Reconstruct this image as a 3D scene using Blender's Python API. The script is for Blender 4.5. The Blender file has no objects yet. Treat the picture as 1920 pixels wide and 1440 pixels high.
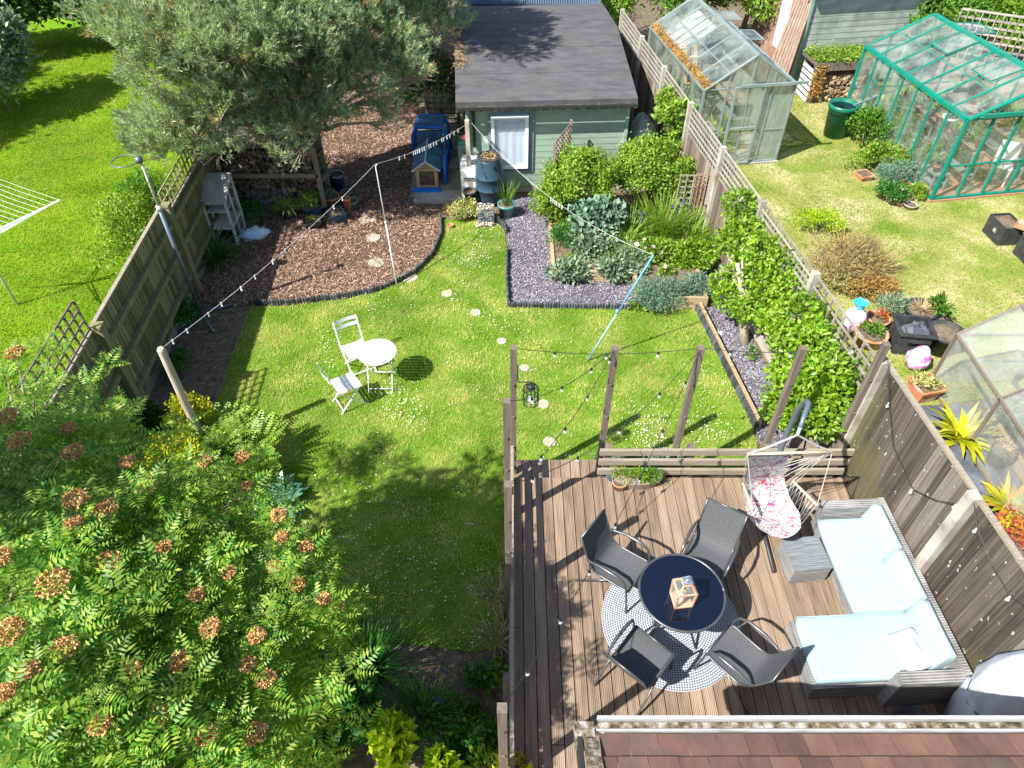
import bpy, math, random
import numpy as np
from mathutils import Vector, Matrix
R = math.radians
random.seed(7); rng = np.random.default_rng(7)
scene = bpy.context.scene
C = scene.collection
# ---------------- camera, sky, sun, exposure ----------------
CAMH = 8.4; F = 1331.0; K = math.sqrt(.5)
cd = bpy.data.cameras.new("camera"); cam = bpy.data.objects.new("camera", cd); C.objects.link(cam)
cam.location = (0, 0, CAMH); cam.rotation_euler = (R(45), 0, 0)
cd.sensor_width = 36; cd.lens = F/1920*36; cd.clip_end = 500; cd.clip_start = .05
scene.camera = cam
SUN_EL = R(48); SAZ = (.83, .557)      # shadows fall towards SAZ
w = bpy.data.worlds.new("World"); scene.world = w; w.use_nodes = True
nt = w.node_tree; bgn = nt.nodes['Background']
sky = nt.nodes.new('ShaderNodeTexSky'); sky.sky_type = 'NISHITA'; sky.sun_disc = False
sky.sun_elevation = SUN_EL; sky.sun_rotation = math.atan2(-SAZ[0], -SAZ[1])
nt.links.new(sky.outputs[0], bgn.inputs[0]); bgn.inputs[1].default_value = .098
sd = bpy.data.lights.new("sun", 'SUN'); sd.energy = 5.0; sd.angle = R(.5); sd.color = (1, .965, .9)
sun = bpy.data.objects.new("sun", sd); C.objects.link(sun)
sun.rotation_euler = Vector((SAZ[0]*math.cos(SUN_EL), SAZ[1]*math.cos(SUN_EL), -math.sin(SUN_EL))).to_track_quat('-Z', 'Y').to_euler()
scene.view_settings.view_transform = 'Standard'; scene.view_settings.look = 'None'
scene.view_settings.gamma = 1; scene.view_settings.exposure = 1.2
scene.cycles.transparent_max_bounces = 24; scene.cycles.max_bounces = 6

def P(u, v, z=0.):                      # photo pixel -> world point on the horizontal plane z
    d = v-720.; h = CAMH-z
    return (( u-960.)*h/(K*(F+d)), h*(F-d)/(F+d), z)
def ZT(v, Y):                           # height at which a vertical standing at depth Y crosses photo row v
    d = v-720.; return CAMH - Y*(F+d)/(F-d)

# ---------------- materials ----------------
def rgb(c): return (*c, 1) if len(c) == 3 else c
def newmat(name):
    m = bpy.data.materials.new(name); m.use_nodes = True
    return m, m.node_tree, m.node_tree.nodes['Principled BSDF']
def ramp(nt, fac, cols, pos=None):
    r = nt.nodes.new('ShaderNodeValToRGB'); e = r.color_ramp.elements
    while len(e) < len(cols): e.new(.5)
    for i, c in enumerate(cols):
        e[i].position = pos[i] if pos else i/(len(cols)-1); e[i].color = rgb(c)
    nt.links.new(fac, r.inputs[0]); return r.outputs[0]
def noise(nt, scale, detail=4, stretch=(1, 1, 1), coord='Object', rough=.6):
    tc = nt.nodes.new('ShaderNodeTexCoord'); mp = nt.nodes.new('ShaderNodeMapping')
    mp.inputs['Scale'].default_value = stretch
    n = nt.nodes.new('ShaderNodeTexNoise'); n.inputs['Scale'].default_value = scale
    n.inputs['Detail'].default_value = detail; n.inputs['Roughness'].default_value = rough
    nt.links.new(tc.outputs[coord], mp.inputs[0]); nt.links.new(mp.outputs[0], n.inputs['Vector'])
    return n.outputs['Fac']
def mathn(nt, op, a, b=None, c=None):
    n = nt.nodes.new('ShaderNodeMath'); n.operation = op
    for i, x in enumerate((a, b, c)):
        if x is None: continue
        if isinstance(x, (int, float)): n.inputs[i].default_value = x
        else: nt.links.new(x, n.inputs[i])
    return n.outputs[0]
def mixc(nt, f, a, b, mode='MIX'):
    n = nt.nodes.new('ShaderNodeMix'); n.data_type = 'RGBA'; n.blend_type = mode
    for i, x in ((0, f), (6, a), (7, b)):
        if isinstance(x, (int, float)): n.inputs[i].default_value = x
        elif isinstance(x, tuple): n.inputs[i].default_value = rgb(x)
        else: nt.links.new(x, n.inputs[i])
    return n.outputs[2]
def bumpn(nt, b, h, s=.3, d=.02):
    n = nt.nodes.new('ShaderNodeBump'); n.inputs['Strength'].default_value = s; n.inputs['Distance'].default_value = d
    nt.links.new(h, n.inputs['Height']); nt.links.new(n.outputs[0], b.inputs['Normal'])
def surf(name, cols, scale=4, detail=5, rough=.8, bump=0, metal=0, stretch=(1, 1, 1), island=0., spec=.4, pos=(.3, .7), dirt=None, dscale=1.5, coat=0):
    """noise-toned surface; island = share of the tone drawn per separate board/stone"""
    m, nt, b = newmat(name)
    f = noise(nt, scale, detail, stretch)
    if island:
        g = nt.nodes.new('ShaderNodeNewGeometry')
        f = mathn(nt, 'ADD', mathn(nt, 'MULTIPLY', f, 1-island), mathn(nt, 'MULTIPLY', g.outputs['Random Per Island'], island))
    n = len(cols); pp = [pos[0]+(pos[1]-pos[0])*i/(n-1) for i in range(n)]
    col = ramp(nt, f, cols, pp)
    if dirt:
        d = ramp(nt, noise(nt, dscale, 6), [(0, 0, 0), (1, 1, 1)], [.5, .68])
        col = mixc(nt, d, col, dirt)
    nt.links.new(col, b.inputs['Base Color'])
    b.inputs['Roughness'].default_value = rough; b.inputs['Metallic'].default_value = metal
    b.inputs['Specular IOR Level'].default_value = spec; b.inputs['Coat Weight'].default_value = coat
    if bump: bumpn(nt, b, noise(nt, scale*3, 5, stretch), bump)
    return m
def leafmat(name, cols, trans=.35, rough=.45, patch=None, pscale=.6, spec=.35, vs=2.2, var=(.62, 1.25)):
    m, nt, b = newmat(name)
    g = nt.nodes.new('ShaderNodeNewGeometry')
    col = ramp(nt, g.outputs['Random Per Island'], cols)
    if patch:
        f = ramp(nt, noise(nt, pscale, 5), [(0, 0, 0), (1, 1, 1)], [.42, .62])
        col = mixc(nt, f, col, ramp(nt, g.outputs['Random Per Island'], patch))
    col = mixc(nt, 1., col, ramp(nt, noise(nt, vs, 3), [(var[0],)*3, (var[1], var[1], var[1]*.85)], [.3, .7]), 'MULTIPLY')
    nt.links.new(col, b.inputs['Base Color']); b.inputs['Roughness'].default_value = rough
    b.inputs['Specular IOR Level'].default_value = spec
    t = nt.nodes.new('ShaderNodeBsdfTranslucent'); nt.links.new(mixc(nt, 1., col, (1.5, 1.6, .7), 'MULTIPLY'), t.inputs[0])
    mx = nt.nodes.new('ShaderNodeMixShader'); mx.inputs[0].default_value = trans
    nt.links.new(b.outputs[0], mx.inputs[1]); nt.links.new(t.outputs[0], mx.inputs[2])
    nt.links.new(mx.outputs[0], nt.nodes['Material Output'].inputs[0])
    return m
def sheer(name, col, clear, gloss=.1, rough=.1, patchy=0):
    """glass, film or netting: part clear, part scattering, part mirror"""
    m, nt, b = newmat(name)
    tr = nt.nodes.new('ShaderNodeBsdfTransparent'); gl = nt.nodes.new('ShaderNodeBsdfGlossy'); gl.inputs['Roughness'].default_value = rough
    gl.inputs[0].default_value = (.9, .95, 1, 1)
    df = nt.nodes.new('ShaderNodeBsdfDiffuse'); df.inputs[0].default_value = rgb(col)
    m1 = nt.nodes.new('ShaderNodeMixShader'); m2 = nt.nodes.new('ShaderNodeMixShader')
    if patchy: nt.links.new(ramp(nt, noise(nt, 2.5, 5), [(1-clear-patchy,)*3, (min(1, 1-clear+patchy),)*3], [.35, .65]), m1.inputs[0])
    else: m1.inputs[0].default_value = 1-clear
    nt.links.new(tr.outputs[0], m1.inputs[1]); nt.links.new(df.outputs[0], m1.inputs[2])
    m2.inputs[0].default_value = gloss
    nt.links.new(m1.outputs[0], m2.inputs[1]); nt.links.new(gl.outputs[0], m2.inputs[2])
    nt.links.new(m2.outputs[0], nt.nodes['Material Output'].inputs[0])
    return m

M = {}
M['soil'] = surf('soil', [(.05, .035, .022), (.13, .095, .06), (.2, .155, .11)], 9, 8, .95, .8)
M['bark'] = surf('bark_base', [(.04, .022, .015), (.1, .06, .04), (.2, .13, .09)], 30, 8, .95, .8)
M['barkchip'] = surf('bark_chip', [(.06, .033, .022), (.165, .095, .064), (.285, .17, .118), (.5, .36, .27)], 12, 3, .9, 0, island=.9, pos=(.08, .9))
M['slate'] = surf('slate_base', [(.05, .045, .055), (.1, .092, .11), (.17, .155, .18)], 30, 8, .9, .8)
M['slatechip'] = surf('slate_chip', [(.1, .092, .112), (.165, .155, .18), (.25, .235, .27), (.42, .4, .43)], 10, 3, .8, 0, island=.85, pos=(.05, 1.))
M['wood_grey'] = surf('weathered_wood', [(.06, .046, .036), (.13, .103, .082), (.21, .172, .14)], 3, 8, .85, .25, stretch=(14, 14, .6), island=.25)
M['wood_greyY'] = surf('weathered_wood_lengthwise', [(.13, .11, .08), (.235, .2, .15), (.34, .3, .23)], 3, 8, .85, .25, stretch=(.8, 16, 16), island=.3)
M['concrete'] = surf('pale_concrete', [(.22, .2, .165), (.38, .35, .3), (.5, .47, .42)], 4, 8, .9, .2, dirt=(.14, .125, .08), dscale=2)
M['paving'] = surf('paving_slab', [(.13, .12, .07), (.24, .215, .145), (.34, .31, .22)], 3, 8, .9, .3, island=.4, dirt=(.08, .08, .04))
M['stone'] = surf('stepping_stone', [(.25, .21, .16), (.38, .33, .27), (.5, .45, .38)], 9, 6, .9, .5)
M['sleeper'] = surf('sleeper_wood', [(.2, .14, .07), (.36, .27, .15), (.5, .4, .25)], 3, 8, .85, .2, stretch=(.6, 12, 12))
M['edging'] = surf('dark_edging', [(.02, .025, .028), (.05, .06, .065), (.1, .11, .12)], 6, 5, .7, .1, island=.4)
M['fence_shade'] = surf('old_green_brown_fence', [(.08, .075, .032), (.17, .16, .07), (.28, .26, .14)], 2.2, 8, .9, .2, stretch=(9, 9, .5), island=.3)
M['fence_pale'] = surf('pale_fence_boards', [(.1, .075, .055), (.21, .165, .125), (.32, .265, .21)], 3, 8, .9, .2, stretch=(12, 12, .5), island=.45)
M['fence_deck'] = surf('grey_brown_fence_boards', [(.03, .024, .018), (.075, .06, .046), (.13, .109, .086), (.2, .178, .15)], 3, 8, .85, .25, stretch=(12, 12, .35), island=.35, dirt=(.1, .092, .035), dscale=.8)
M['trellis'] = surf('pale_trellis', [(.17, .15, .12), (.27, .245, .2), (.36, .33, .28)], 4, 6, .9, .1, island=.3)
M['trellis_dark'] = surf('dark_trellis', [(.07, .06, .045), (.13, .11, .08), (.2, .17, .12)], 4, 6, .9, .1, island=.3)
M['trellis_brown'] = surf('brown_trellis', [(.13, .07, .05), (.25, .15, .11), (.35, .24, .18)], 4, 6, .9, .1, island=.3)
M['shed_green'] = surf('sage_green_paint', [(.21, .3, .235), (.26, .35, .28), (.3, .39, .32)], 2, 7, .6, .05, stretch=(.7, .7, 5), dirt=(.2, .27, .2))
M['shed_pale'] = surf('faded_green_paint', [(.2, .25, .21), (.3, .35, .3), (.4, .45, .4)], 1.5, 8, .8, .1, stretch=(.8, .8, 5), dirt=(.17, .2, .16))
M['felt'] = surf('roofing_felt', [(.05, .047, .05), (.075, .072, .076), (.1, .097, .1)], 2.4, 10, .95, .35, stretch=(1, 2.5, 1), dirt=(.085, .08, .074), dscale=2.2)
M['corrug'] = surf('corrugated_sheet', [(.08, .12, .17), (.14, .19, .25)], 2, 6, .5, 0, metal=.3)
M['white'] = surf('white_paint', [(.72, .72, .7), (.85, .85, .83)], 3, 6, .5)
M['white_old'] = surf('flaking_white_paint', [(.35, .33, .28), (.58, .57, .53), (.7, .7, .68)], 7, 7, .7, .1, stretch=(1, 1, .5))
M['white_metal'] = surf('white_metal', [(.78, .78, .78), (.86, .86, .86)], 3, 3, .4)
M['black_metal'] = surf('black_metal', [(.02, .02, .022), (.045, .045, .05)], 5, 4, .45, metal=.3)
M['grey_metal'] = surf('charcoal_metal', [(.07, .075, .08), (.12, .125, .13)], 3, 4, .35, metal=.5)
M['dark_plastic'] = surf('dark_plastic', [(.015, .017, .018), (.035, .037, .038), (.06, .06, .06)], 5, 6, .55, .05)
M['butt'] = surf('blue_grey_plastic', [(.022, .05, .078), (.035, .068, .1)], 2, 5, .4)
M['green_plastic'] = surf('green_plastic', [(.004, .1, .06), (.008, .15, .09)], 2, 5, .35)
M['teal_pot'] = surf('teal_glaze', [(.06, .2, .18), (.1, .28, .25)], 3, 5, .3, coat=.4)
M['navy_pot'] = surf('dark_blue_glaze', [(.012, .03, .065), (.03, .075, .14), (.07, .15, .24)], 3, 5, .25, coat=.5)
M['terra'] = surf('terracotta', [(.34, .12, .055), (.48, .2, .1), (.55, .3, .18)], 4, 6, .85, .1, dirt=(.5, .42, .35), dscale=4)
M['blue_toy'] = surf('blue_plastic', [(.005, .12, .5), (.01, .18, .62)], 2, 4, .35)
M['blue_tarp'] = surf('blue_felt_roof', [(.02, .08, .15), (.05, .14, .23), (.12, .23, .33)], 6, 7, .7)
M['wood_new'] = surf('golden_wood', [(.4, .25, .1), (.55, .37, .17), (.65, .47, .25)], 3, 7, .6, .1, stretch=(5, 5, .7))
M['wood_pale'] = surf('pale_dowel_wood', [(.62, .5, .28), (.75, .63, .4)], 3, 7, .5, stretch=(1, 6, 6))
M['log'] = surf('cut_logs', [(.16, .1, .055), (.36, .25, .15), (.55, .43, .29)], 10, 6, .9, .2, island=.7, pos=(.1, .9))
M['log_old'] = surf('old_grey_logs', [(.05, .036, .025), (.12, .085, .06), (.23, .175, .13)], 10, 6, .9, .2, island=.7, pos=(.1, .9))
M['trunk'] = surf('tree_bark', [(.06, .05, .035), (.15, .125, .09), (.26, .22, .16)], 5, 8, .95, .6, stretch=(2, 2, .5))
M['twig'] = surf('pale_twig', [(.2, .15, .1), (.34, .27, .19), (.45, .38, .29)], 8, 4, .9)
M['trunk_pale'] = surf('pale_bark', [(.25, .2, .14), (.4, .34, .26), (.55, .49, .4)], 5, 8, .9, .4, stretch=(2, 2, .5))
M['galv'] = surf('galvanised_steel', [(.1, .13, .16), (.17, .21, .25)], 3, 6, .45, metal=.4)
M['rusty'] = surf('rusty_pole', [(.3, .08, .03), (.45, .4, .36), (.55, .53, .5)], 4, 7, .7, stretch=(1, 1, 2), pos=(.38, .58))
M['alu'] = surf('grey_green_aluminium', [(.2, .26, .24), (.32, .38, .36)], 3, 6, .4, metal=.3)
M['green_frame'] = surf('bright_green_frame', [(.0, .15, .1), (.0, .22, .15)], 3, 5, .45, dirt=(.04, .16, .11), dscale=5)
M['glass'] = sheer('greenhouse_glass', (.36, .42, .36), .78, .12, .04, patchy=.16)
M['glass_clear'] = sheer('clear_glass', (.7, .8, .8), .88, .12, .03)
M['milky'] = sheer('whitened_glass', (.3, .36, .32), .35, .06, .1, patchy=.1)
M['netting'] = sheer('fine_netting', (.4, .42, .4), .66, .0, .5, patchy=.12)
M['curtain'] = surf('white_curtain', [(.42, .5, .6), (.55, .62, .7)], 1.2, 3, .9, stretch=(3, 1, .6))
M['pane_dark'] = surf('window_pane', [(.35, .42, .5), (.5, .57, .62)], 1, 2, .08, spec=.8)
M['frame_blue'] = surf('blue_grey_paint', [(.12, .17, .2), (.16, .22, .25)], 2, 4, .6)
M['rattan_flat'] = surf('grey_rattan', [(.07, .085, .095), (.16, .18, .19), (.27, .29, .3)], 6, 4, .5, .4, stretch=(.6, 12, 1), pos=(.25, .75))
M['cushion'] = surf('pale_blue_cushion', [(.26, .355, .385), (.3, .4, .425)], 1.6, 5, .9, .35)
M['pillow'] = surf('white_pillow', [(.4, .42, .43), (.46, .47, .48)], 2, 4, .9)
M['rope'] = surf('white_rope', [(.35, .33, .31), (.5, .48, .46)], 10, 2, .9)
M['cable'] = surf('black_cable', [(.015, .018, .016), (.03, .032, .03)], 5, 2, .6)
M['bulb'] = sheer('bulb_glass', (.8, .8, .8), .6, .3, .1)
M['tabletop'] = surf('dark_glass_top', [(.002, .004, .012), (.003, .006, .016)], 1, 2, .04, spec=.8)
M['sling'] = surf('charcoal_sling', [(.055, .058, .062), (.085, .088, .093)], 60, 2, .75, .2)
M['bag_blue'] = surf('pale_blue_bag', [(.35, .5, .72), (.5, .64, .82), (.8, .84, .88)], 5, 5, .4, .1)
M['bag_white'] = surf('white_bulk_bag', [(.2, .2, .185), (.33, .33, .31), (.45, .45, .43)], 3, 5, .7, .3)
M['bag_green'] = surf('printed_compost_bag', [(.75, .15, .55), (.85, .9, .88), (.6, .85, .65)], 4, 3, .5, .1, pos=(.38, .6))
M['bag_pink'] = surf('pink_white_bag', [(.75, .3, .6), (.88, .85, .9), (.75, .85, .9)], 4, 3, .5, .1, pos=(.4, .6))
M['turquoise'] = surf('turquoise_knot', [(.0, .4, .6), (.05, .55, .75)], 4, 3, .5)
M['blue_pole'] = surf('light_blue_pole', [(.08, .3, .62), (.2, .45, .75)], 2, 3, .4)
M['pale_pole'] = surf('pale_blue_pole', [(.16, .36, .5), (.3, .5, .62)], 2, 3, .4)
M['silver_pole'] = surf('silver_pole', [(.7, .7, .74), (.82, .82, .86)], 2, 3, .35, metal=.2)
M['cover'] = surf('white_cover_fabric', [(.4, .42, .46), (.5, .52, .56)], 3, 4, .8, .2)
M['membrane'] = surf('weed_membrane', [(.05, .058, .075), (.09, .1, .125), (.15, .165, .19)], 3, 6, .6, .3)
M['brick'] = surf('brown_brick', [(.3, .13, .08), (.42, .2, .12)], 3, 5, .9, .1, island=.6)
M['pebble'] = surf('cream_pebbles', [(.25, .2, .15), (.42, .36, .3), (.55, .5, .45)], 3, 3, .8, island=.7, pos=(.15, .9))
M['moss_debris'] = surf('moss_and_dirt', [(.03, .024, .015), (.14, .11, .065), (.34, .32, .3)], 14, 6, .95, .8, pos=(.35, .62))
M['gutter'] = surf('dirty_white_gutter', [(.25, .24, .22), (.42, .42, .41), (.5, .5, .5)], 4, 6, .6, .1, stretch=(1, 4, 4))
M['pink'] = surf('pink_plastic', [(.8, .1, .25), (.85, .2, .35)], 3, 2, .5)
M['bin_grey'] = surf('grey_green_bin', [(.16, .2, .17), (.24, .28, .25)], 3, 4, .6)
M['copper'] = surf('rose_wood_frame', [(.45, .25, .15), (.6, .38, .25)], 4, 4, .5)
M['steel'] = surf('bright_steel', [(.45, .5, .58), (.6, .65, .7)], 4, 2, .2, metal=.8)
M['yellow_cord'] = surf('yellow_cord', [(.75, .75, .1), (.85, .8, .2)], 4, 2, .6)
M['slab_blue'] = surf('blue_grey_board', [(.09, .13, .25), (.14, .19, .32)], 2, 5, .5)
M['straw'] = leafmat('dry_straw', [(.25, .15, .08), (.4, .26, .14), (.5, .38, .22)], .1, .8)

m_ = M['fence_deck']; nt = m_.node_tree; b = nt.nodes['Principled BSDF']; src = b.inputs['Base Color'].links[0].from_socket
nt.links.new(mixc(nt, ramp(nt, noise(nt, 16, 2, (1, 1, .6)), [(0, 0, 0), (1, 1, 1)], [.69, .71]), src, (.4, .4, .38)), b.inputs['Base Color'])
# leaf materials
M['grass'] = leafmat('lawn_blades', [(.11, .24, .018), (.23, .345, .035), (.42, .47, .09)], .44, .7, [(.36, .39, .07), (.54, .49, .16), (.74, .61, .36)], 1.5, spec=.12, vs=.7, var=(.78, 1.2))
M['grassN'] = leafmat('neighbour_lawn_blades', [(.11, .23, .008), (.19, .31, .014), (.31, .39, .04)], .42, .7, [(.24, .32, .025), (.33, .38, .04), (.45, .44, .11)], 1.1, spec=.15, vs=.5, var=(.68, 1.2))
M['grassD'] = leafmat('dry_lawn_blades', [(.09, .21, .012), (.15, .28, .025), (.26, .36, .05)], .38, .8, [(.19, .29, .045), (.3, .37, .09), (.5, .46, .24)], .42, spec=.1, vs=.6, var=(.78, 1.15))
M['lawn_base'] = surf('lawn_soil', [(.045, .12, .01), (.09, .19, .015), (.2, .26, .05)], 1.2, 8, 1, .3, spec=.1)
M['lawn_baseN'] = surf('lawn_soil_lush', [(.07, .15, .004), (.11, .22, .006), (.17, .26, .01)], 1.2, 8, 1, .3, spec=.1)
M['lawn_baseD'] = surf('lawn_soil_dry', [(.12, .17, .02), (.26, .25, .08), (.42, .35, .2)], .9, 8, 1, .3, spec=.1, pos=(.35, .65))
M['pine'] = leafmat('pine_needles', [(.075, .15, .1), (.16, .25, .17), (.3, .38, .24), (.55, .55, .32)], .32, .5, vs=1.5, var=(.62, 1.4))
M['pine_dry'] = leafmat('dry_pine_shoots', [(.22, .16, .07), (.34, .28, .12), (.42, .33, .2)], .2, .6)
M['rowan'] = leafmat('rowan_leaves', [(.06, .18, .02), (.13, .29, .035), (.23, .39, .05), (.42, .5, .09)], .48, .45)
M['rowanfl'] = surf('rowan_flower', [(.32, .16, .045), (.52, .3, .1), (.7, .48, .2)], 14, 4, .9, 0, island=.7, pos=(.1, .8))
M['green'] = leafmat('mid_green_leaves', [(.04, .12, .01), (.09, .21, .02), (.16, .3, .03)], .35)
M['lime'] = leafmat('lime_leaves', [(.1, .21, .02), (.19, .32, .03), (.36, .46, .09)], .4)
M['bright'] = leafmat('bright_green_leaves', [(.08, .19, .01), (.18, .32, .02), (.32, .45, .06)], .4, .35)
M['dark'] = leafmat('dark_leaves', [(.018, .07, .01), (.04, .12, .018), (.08, .19, .035)], .3, .35)
M['deep'] = leafmat('deep_green_leaves', [(.03, .12, .025), (.055, .19, .035), (.11, .27, .05)], .35, .35)
M['yellow'] = leafmat('golden_leaves', [(.25, .3, .01), (.45, .46, .01), (.62, .58, .03)], .35)
M['yellowg'] = leafmat('yellow_green_leaves', [(.2, .36, .01), (.36, .5, .01), (.55, .62, .03)], .4)
M['blueg'] = leafmat('blue_green_leaves', [(.07, .15, .11), (.13, .24, .18), (.24, .36, .29)], .2, .6)
M['silver'] = leafmat('silver_green_leaves', [(.1, .17, .1), (.18, .27, .17), (.3, .38, .28)], .2, .6)
M['varieg'] = leafmat('variegated_leaves', [(.2, .25, .06), (.42, .42, .16), (.62, .58, .3)], .3, .6)
M['hosta'] = leafmat('hosta_leaves', [(.04, .12, .07), (.08, .19, .12), (.14, .28, .18)], .25, .3)
M['rust'] = leafmat('rusty_foliage', [(.3, .1, .04), (.4, .22, .07), (.45, .36, .12)], .25, .7)
M['heath'] = leafmat('brown_heath', [(.22, .14, .08), (.36, .26, .15), (.35, .34, .08)], .2, .8)
M['redfol'] = leafmat('red_foliage', [(.35, .05, .03), (.5, .12, .05), (.45, .35, .05)], .3, .6)
M['orange'] = leafmat('orange_tipped_leaves', [(.3, .38, .02), (.5, .52, .04), (.75, .35, .04)], .35, .4)
M['violet'] = leafmat('violet_petals', [(.05, .045, .2), (.1, .09, .3)], .3, .6)
M['pinkpet'] = leafmat('pink_petals', [(.7, .08, .25), (.85, .2, .4)], .3, .6)
M['palepet'] = leafmat('pale_petals', [(.75, .6, .52), (.85, .78, .7)], .3, .6)
M['whitepet'] = leafmat('white_petals', [(.7, .7, .66), (.85, .85, .82)], .2, .6)
# ---------------- mesh helpers ----------------
class MB:
    def __init__(s): s.v = []; s.f = []
    def add(s, vs, fs):
        n = len(s.v); s.v += [tuple(p) for p in vs]; s.f += [tuple(i+n for i in f) for f in fs]; return s
    def box(s, c, d, rz=0, rx=0, ry=0, taper=1.):
        m = Matrix.Rotation(rz, 3, 'Z') @ Matrix.Rotation(ry, 3, 'Y') @ Matrix.Rotation(rx, 3, 'X')
        vs = []
        for z in (-1, 1):
            t = taper if z > 0 else 1
            for x, y in ((-1, -1), (1, -1), (1, 1), (-1, 1)):
                vs.append(Vector(c)+m @ Vector((x*d[0]/2*t, y*d[1]/2*t, z*d[2]/2)))
        return s.add(vs, [(3, 2, 1, 0), (4, 5, 6, 7), (0, 1, 5, 4), (1, 2, 6, 5), (2, 3, 7, 6), (3, 0, 4, 7)])
    def bar(s, a, b, w, h=None, up=(0, 0, 1)):       # rectangular bar from a to b
        a, b = Vector(a), Vector(b); h = h or w; d = (b-a).normalized(); up = Vector(up)
        if abs(d.dot(up)) > .98: up = Vector((0, 1, 0)) if abs(d.y) < .9 else Vector((1, 0, 0))
        x = d.cross(up).normalized()*w/2; y = x.cross(d).normalized()*h/2
        vs = [p+q for p in (a, b) for q in (-x-y, x-y, x+y, -x+y)]
        return s.add(vs, [(0, 1, 2, 3), (7, 6, 5, 4), (4, 5, 1, 0), (5, 6, 2, 1), (6, 7, 3, 2), (7, 4, 0, 3)])
    def tube(s, pts, r, n=8, cap=True):
        pts = [Vector(p) for p in pts]; rs = r if isinstance(r, (list, tuple)) else [r]*len(pts)
        vs = []; fs = []; prev = None
        for i, p in enumerate(pts):
            d = (pts[min(i+1, len(pts)-1)]-pts[max(i-1, 0)]).normalized()
            if prev is None: x = d.orthogonal().normalized()
            else:
                x = prev-d*prev.dot(d)
                x = x.normalized() if x.length > 1e-6 else d.orthogonal().normalized()
            prev = x; y = d.cross(x)
            vs += [p+(x*math.cos(2*math.pi*k/n)+y*math.sin(2*math.pi*k/n))*rs[i] for k in range(n)]
        for i in range(len(pts)-1):
            fs += [(i*n+k, i*n+(k+1) % n, (i+1)*n+(k+1) % n, (i+1)*n+k) for k in range(n)]
        if cap: fs += [tuple(range(n-1, -1, -1)), tuple((len(pts)-1)*n+k for k in range(n))]
        return s.add(vs, fs)
    def lathe(s, prof, c=(0, 0, 0), n=24, sx=1, sy=1):
        vs = []; fs = []
        for r, z in prof: vs += [(c[0]+r*sx*math.cos(2*math.pi*k/n), c[1]+r*sy*math.sin(2*math.pi*k/n), c[2]+z) for k in range(n)]
        for i in range(len(prof)-1): fs += [(i*n+k, i*n+(k+1) % n, (i+1)*n+(k+1) % n, (i+1)*n+k) for k in range(n)]
        fs += [tuple(range(n-1, -1, -1)), tuple((len(prof)-1)*n+k for k in range(n))]
        return s.add(vs, fs)
    def blob(s, c, r, n=10, m=7, wob=.12, seed=0):
        rd = random.Random(seed); vs = []; fs = []
        for i in range(m+1):
            th = math.pi*i/m
            for k in range(n):
                q = 1+rd.uniform(-wob, wob); a = 2*math.pi*k/n
                vs.append((c[0]+r[0]*q*math.sin(th)*math.cos(a), c[1]+r[1]*q*math.sin(th)*math.sin(a), c[2]+r[2]*q*math.cos(th)))
        for i in range(m): fs += [(i*n+k, (i+1)*n+k, (i+1)*n+(k+1) % n, i*n+(k+1) % n) for k in range(n)]
        return s.add(vs, fs)
    def prism(s, poly, z0, z1):
        n = len(poly); vs = [(x, y, z0) for x, y in poly]+[(x, y, z1) for x, y in poly]
        return s.add(vs, [tuple(range(n-1, -1, -1)), tuple(range(n, 2*n))]+[(i, (i+1) % n, n+(i+1) % n, n+i) for i in range(n)])
    def quad(s, a, b, c, d): return s.add([a, b, c, d], [(0, 1, 2, 3)])
    def shift(s, o): s.v = [(x-o[0], y-o[1], z-o[2]) for x, y, z in s.v]; return s
    def mesh(s, name, mat, smooth=False):
        me = bpy.data.meshes.new(name); me.from_pydata(s.v, [], s.f); me.materials.append(mat)
        if smooth: me.shade_smooth()
        me.update(); return me
def npmesh(name, V, FI, mat):                   # V (n,3), FI (m,k) same-size faces
    me = bpy.data.meshes.new(name); k = FI.shape[1]
    me.vertices.add(len(V)); me.vertices.foreach_set('co', V.astype(np.float32).ravel())
    me.loops.add(FI.size); me.loops.foreach_set('vertex_index', FI.astype(np.int32).ravel())
    me.polygons.add(len(FI)); me.polygons.foreach_set('loop_start', np.arange(0, FI.size, k, dtype=np.int32))
    me.materials.append(mat); me.update(calc_edges=True); return me
def link(name, data, parent=None, loc=(0, 0, 0), rz=0):
    o = bpy.data.objects.new(name, data); C.objects.link(o)
    if parent: o.parent = parent
    o.location = loc; o.rotation_euler = (0, 0, rz); return o
def tag(o, label=None, cat=None, group=None, kind=None):
    for k, x in (('label', label), ('category', cat), ('group', group), ('kind', kind)):
        if x: o[k] = x
    return o
def thing(name, label, cat, loc=(0, 0, 0), rz=0, group=None):
    return tag(link(name, None, None, loc, rz), label, cat, group)
def part(name, mb, mat, parent, smooth=False, label=None):
    me = mb.mesh(name, M[mat], smooth) if isinstance(mb, MB) else mb
    return tag(link(name, me, parent), label)
def solo(name, mb, mat, label, cat, loc=(0, 0, 0), rz=0, group=None, smooth=False):
    return tag(link(name, mb.mesh(name, M[mat], smooth), None, loc, rz), label, cat, group)
def struct(name, mb, mat):
    me = mb.mesh(name, M[mat]) if isinstance(mb, MB) else mb
    return tag(link(name, me), kind='structure')
def stuff(name, me): return tag(link(name, me), kind='stuff')
def dup(root, loc, rz, label, smooth=None):
    r = root.copy(); C.objects.link(r); r.location = loc; r.rotation_euler = (0, 0, rz); r['label'] = label
    for ch in list(root.children):
        c = ch.copy(); C.objects.link(c); c.parent = r
        for g in list(ch.children):
            d = g.copy(); C.objects.link(d); d.parent = c
    return r

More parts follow.
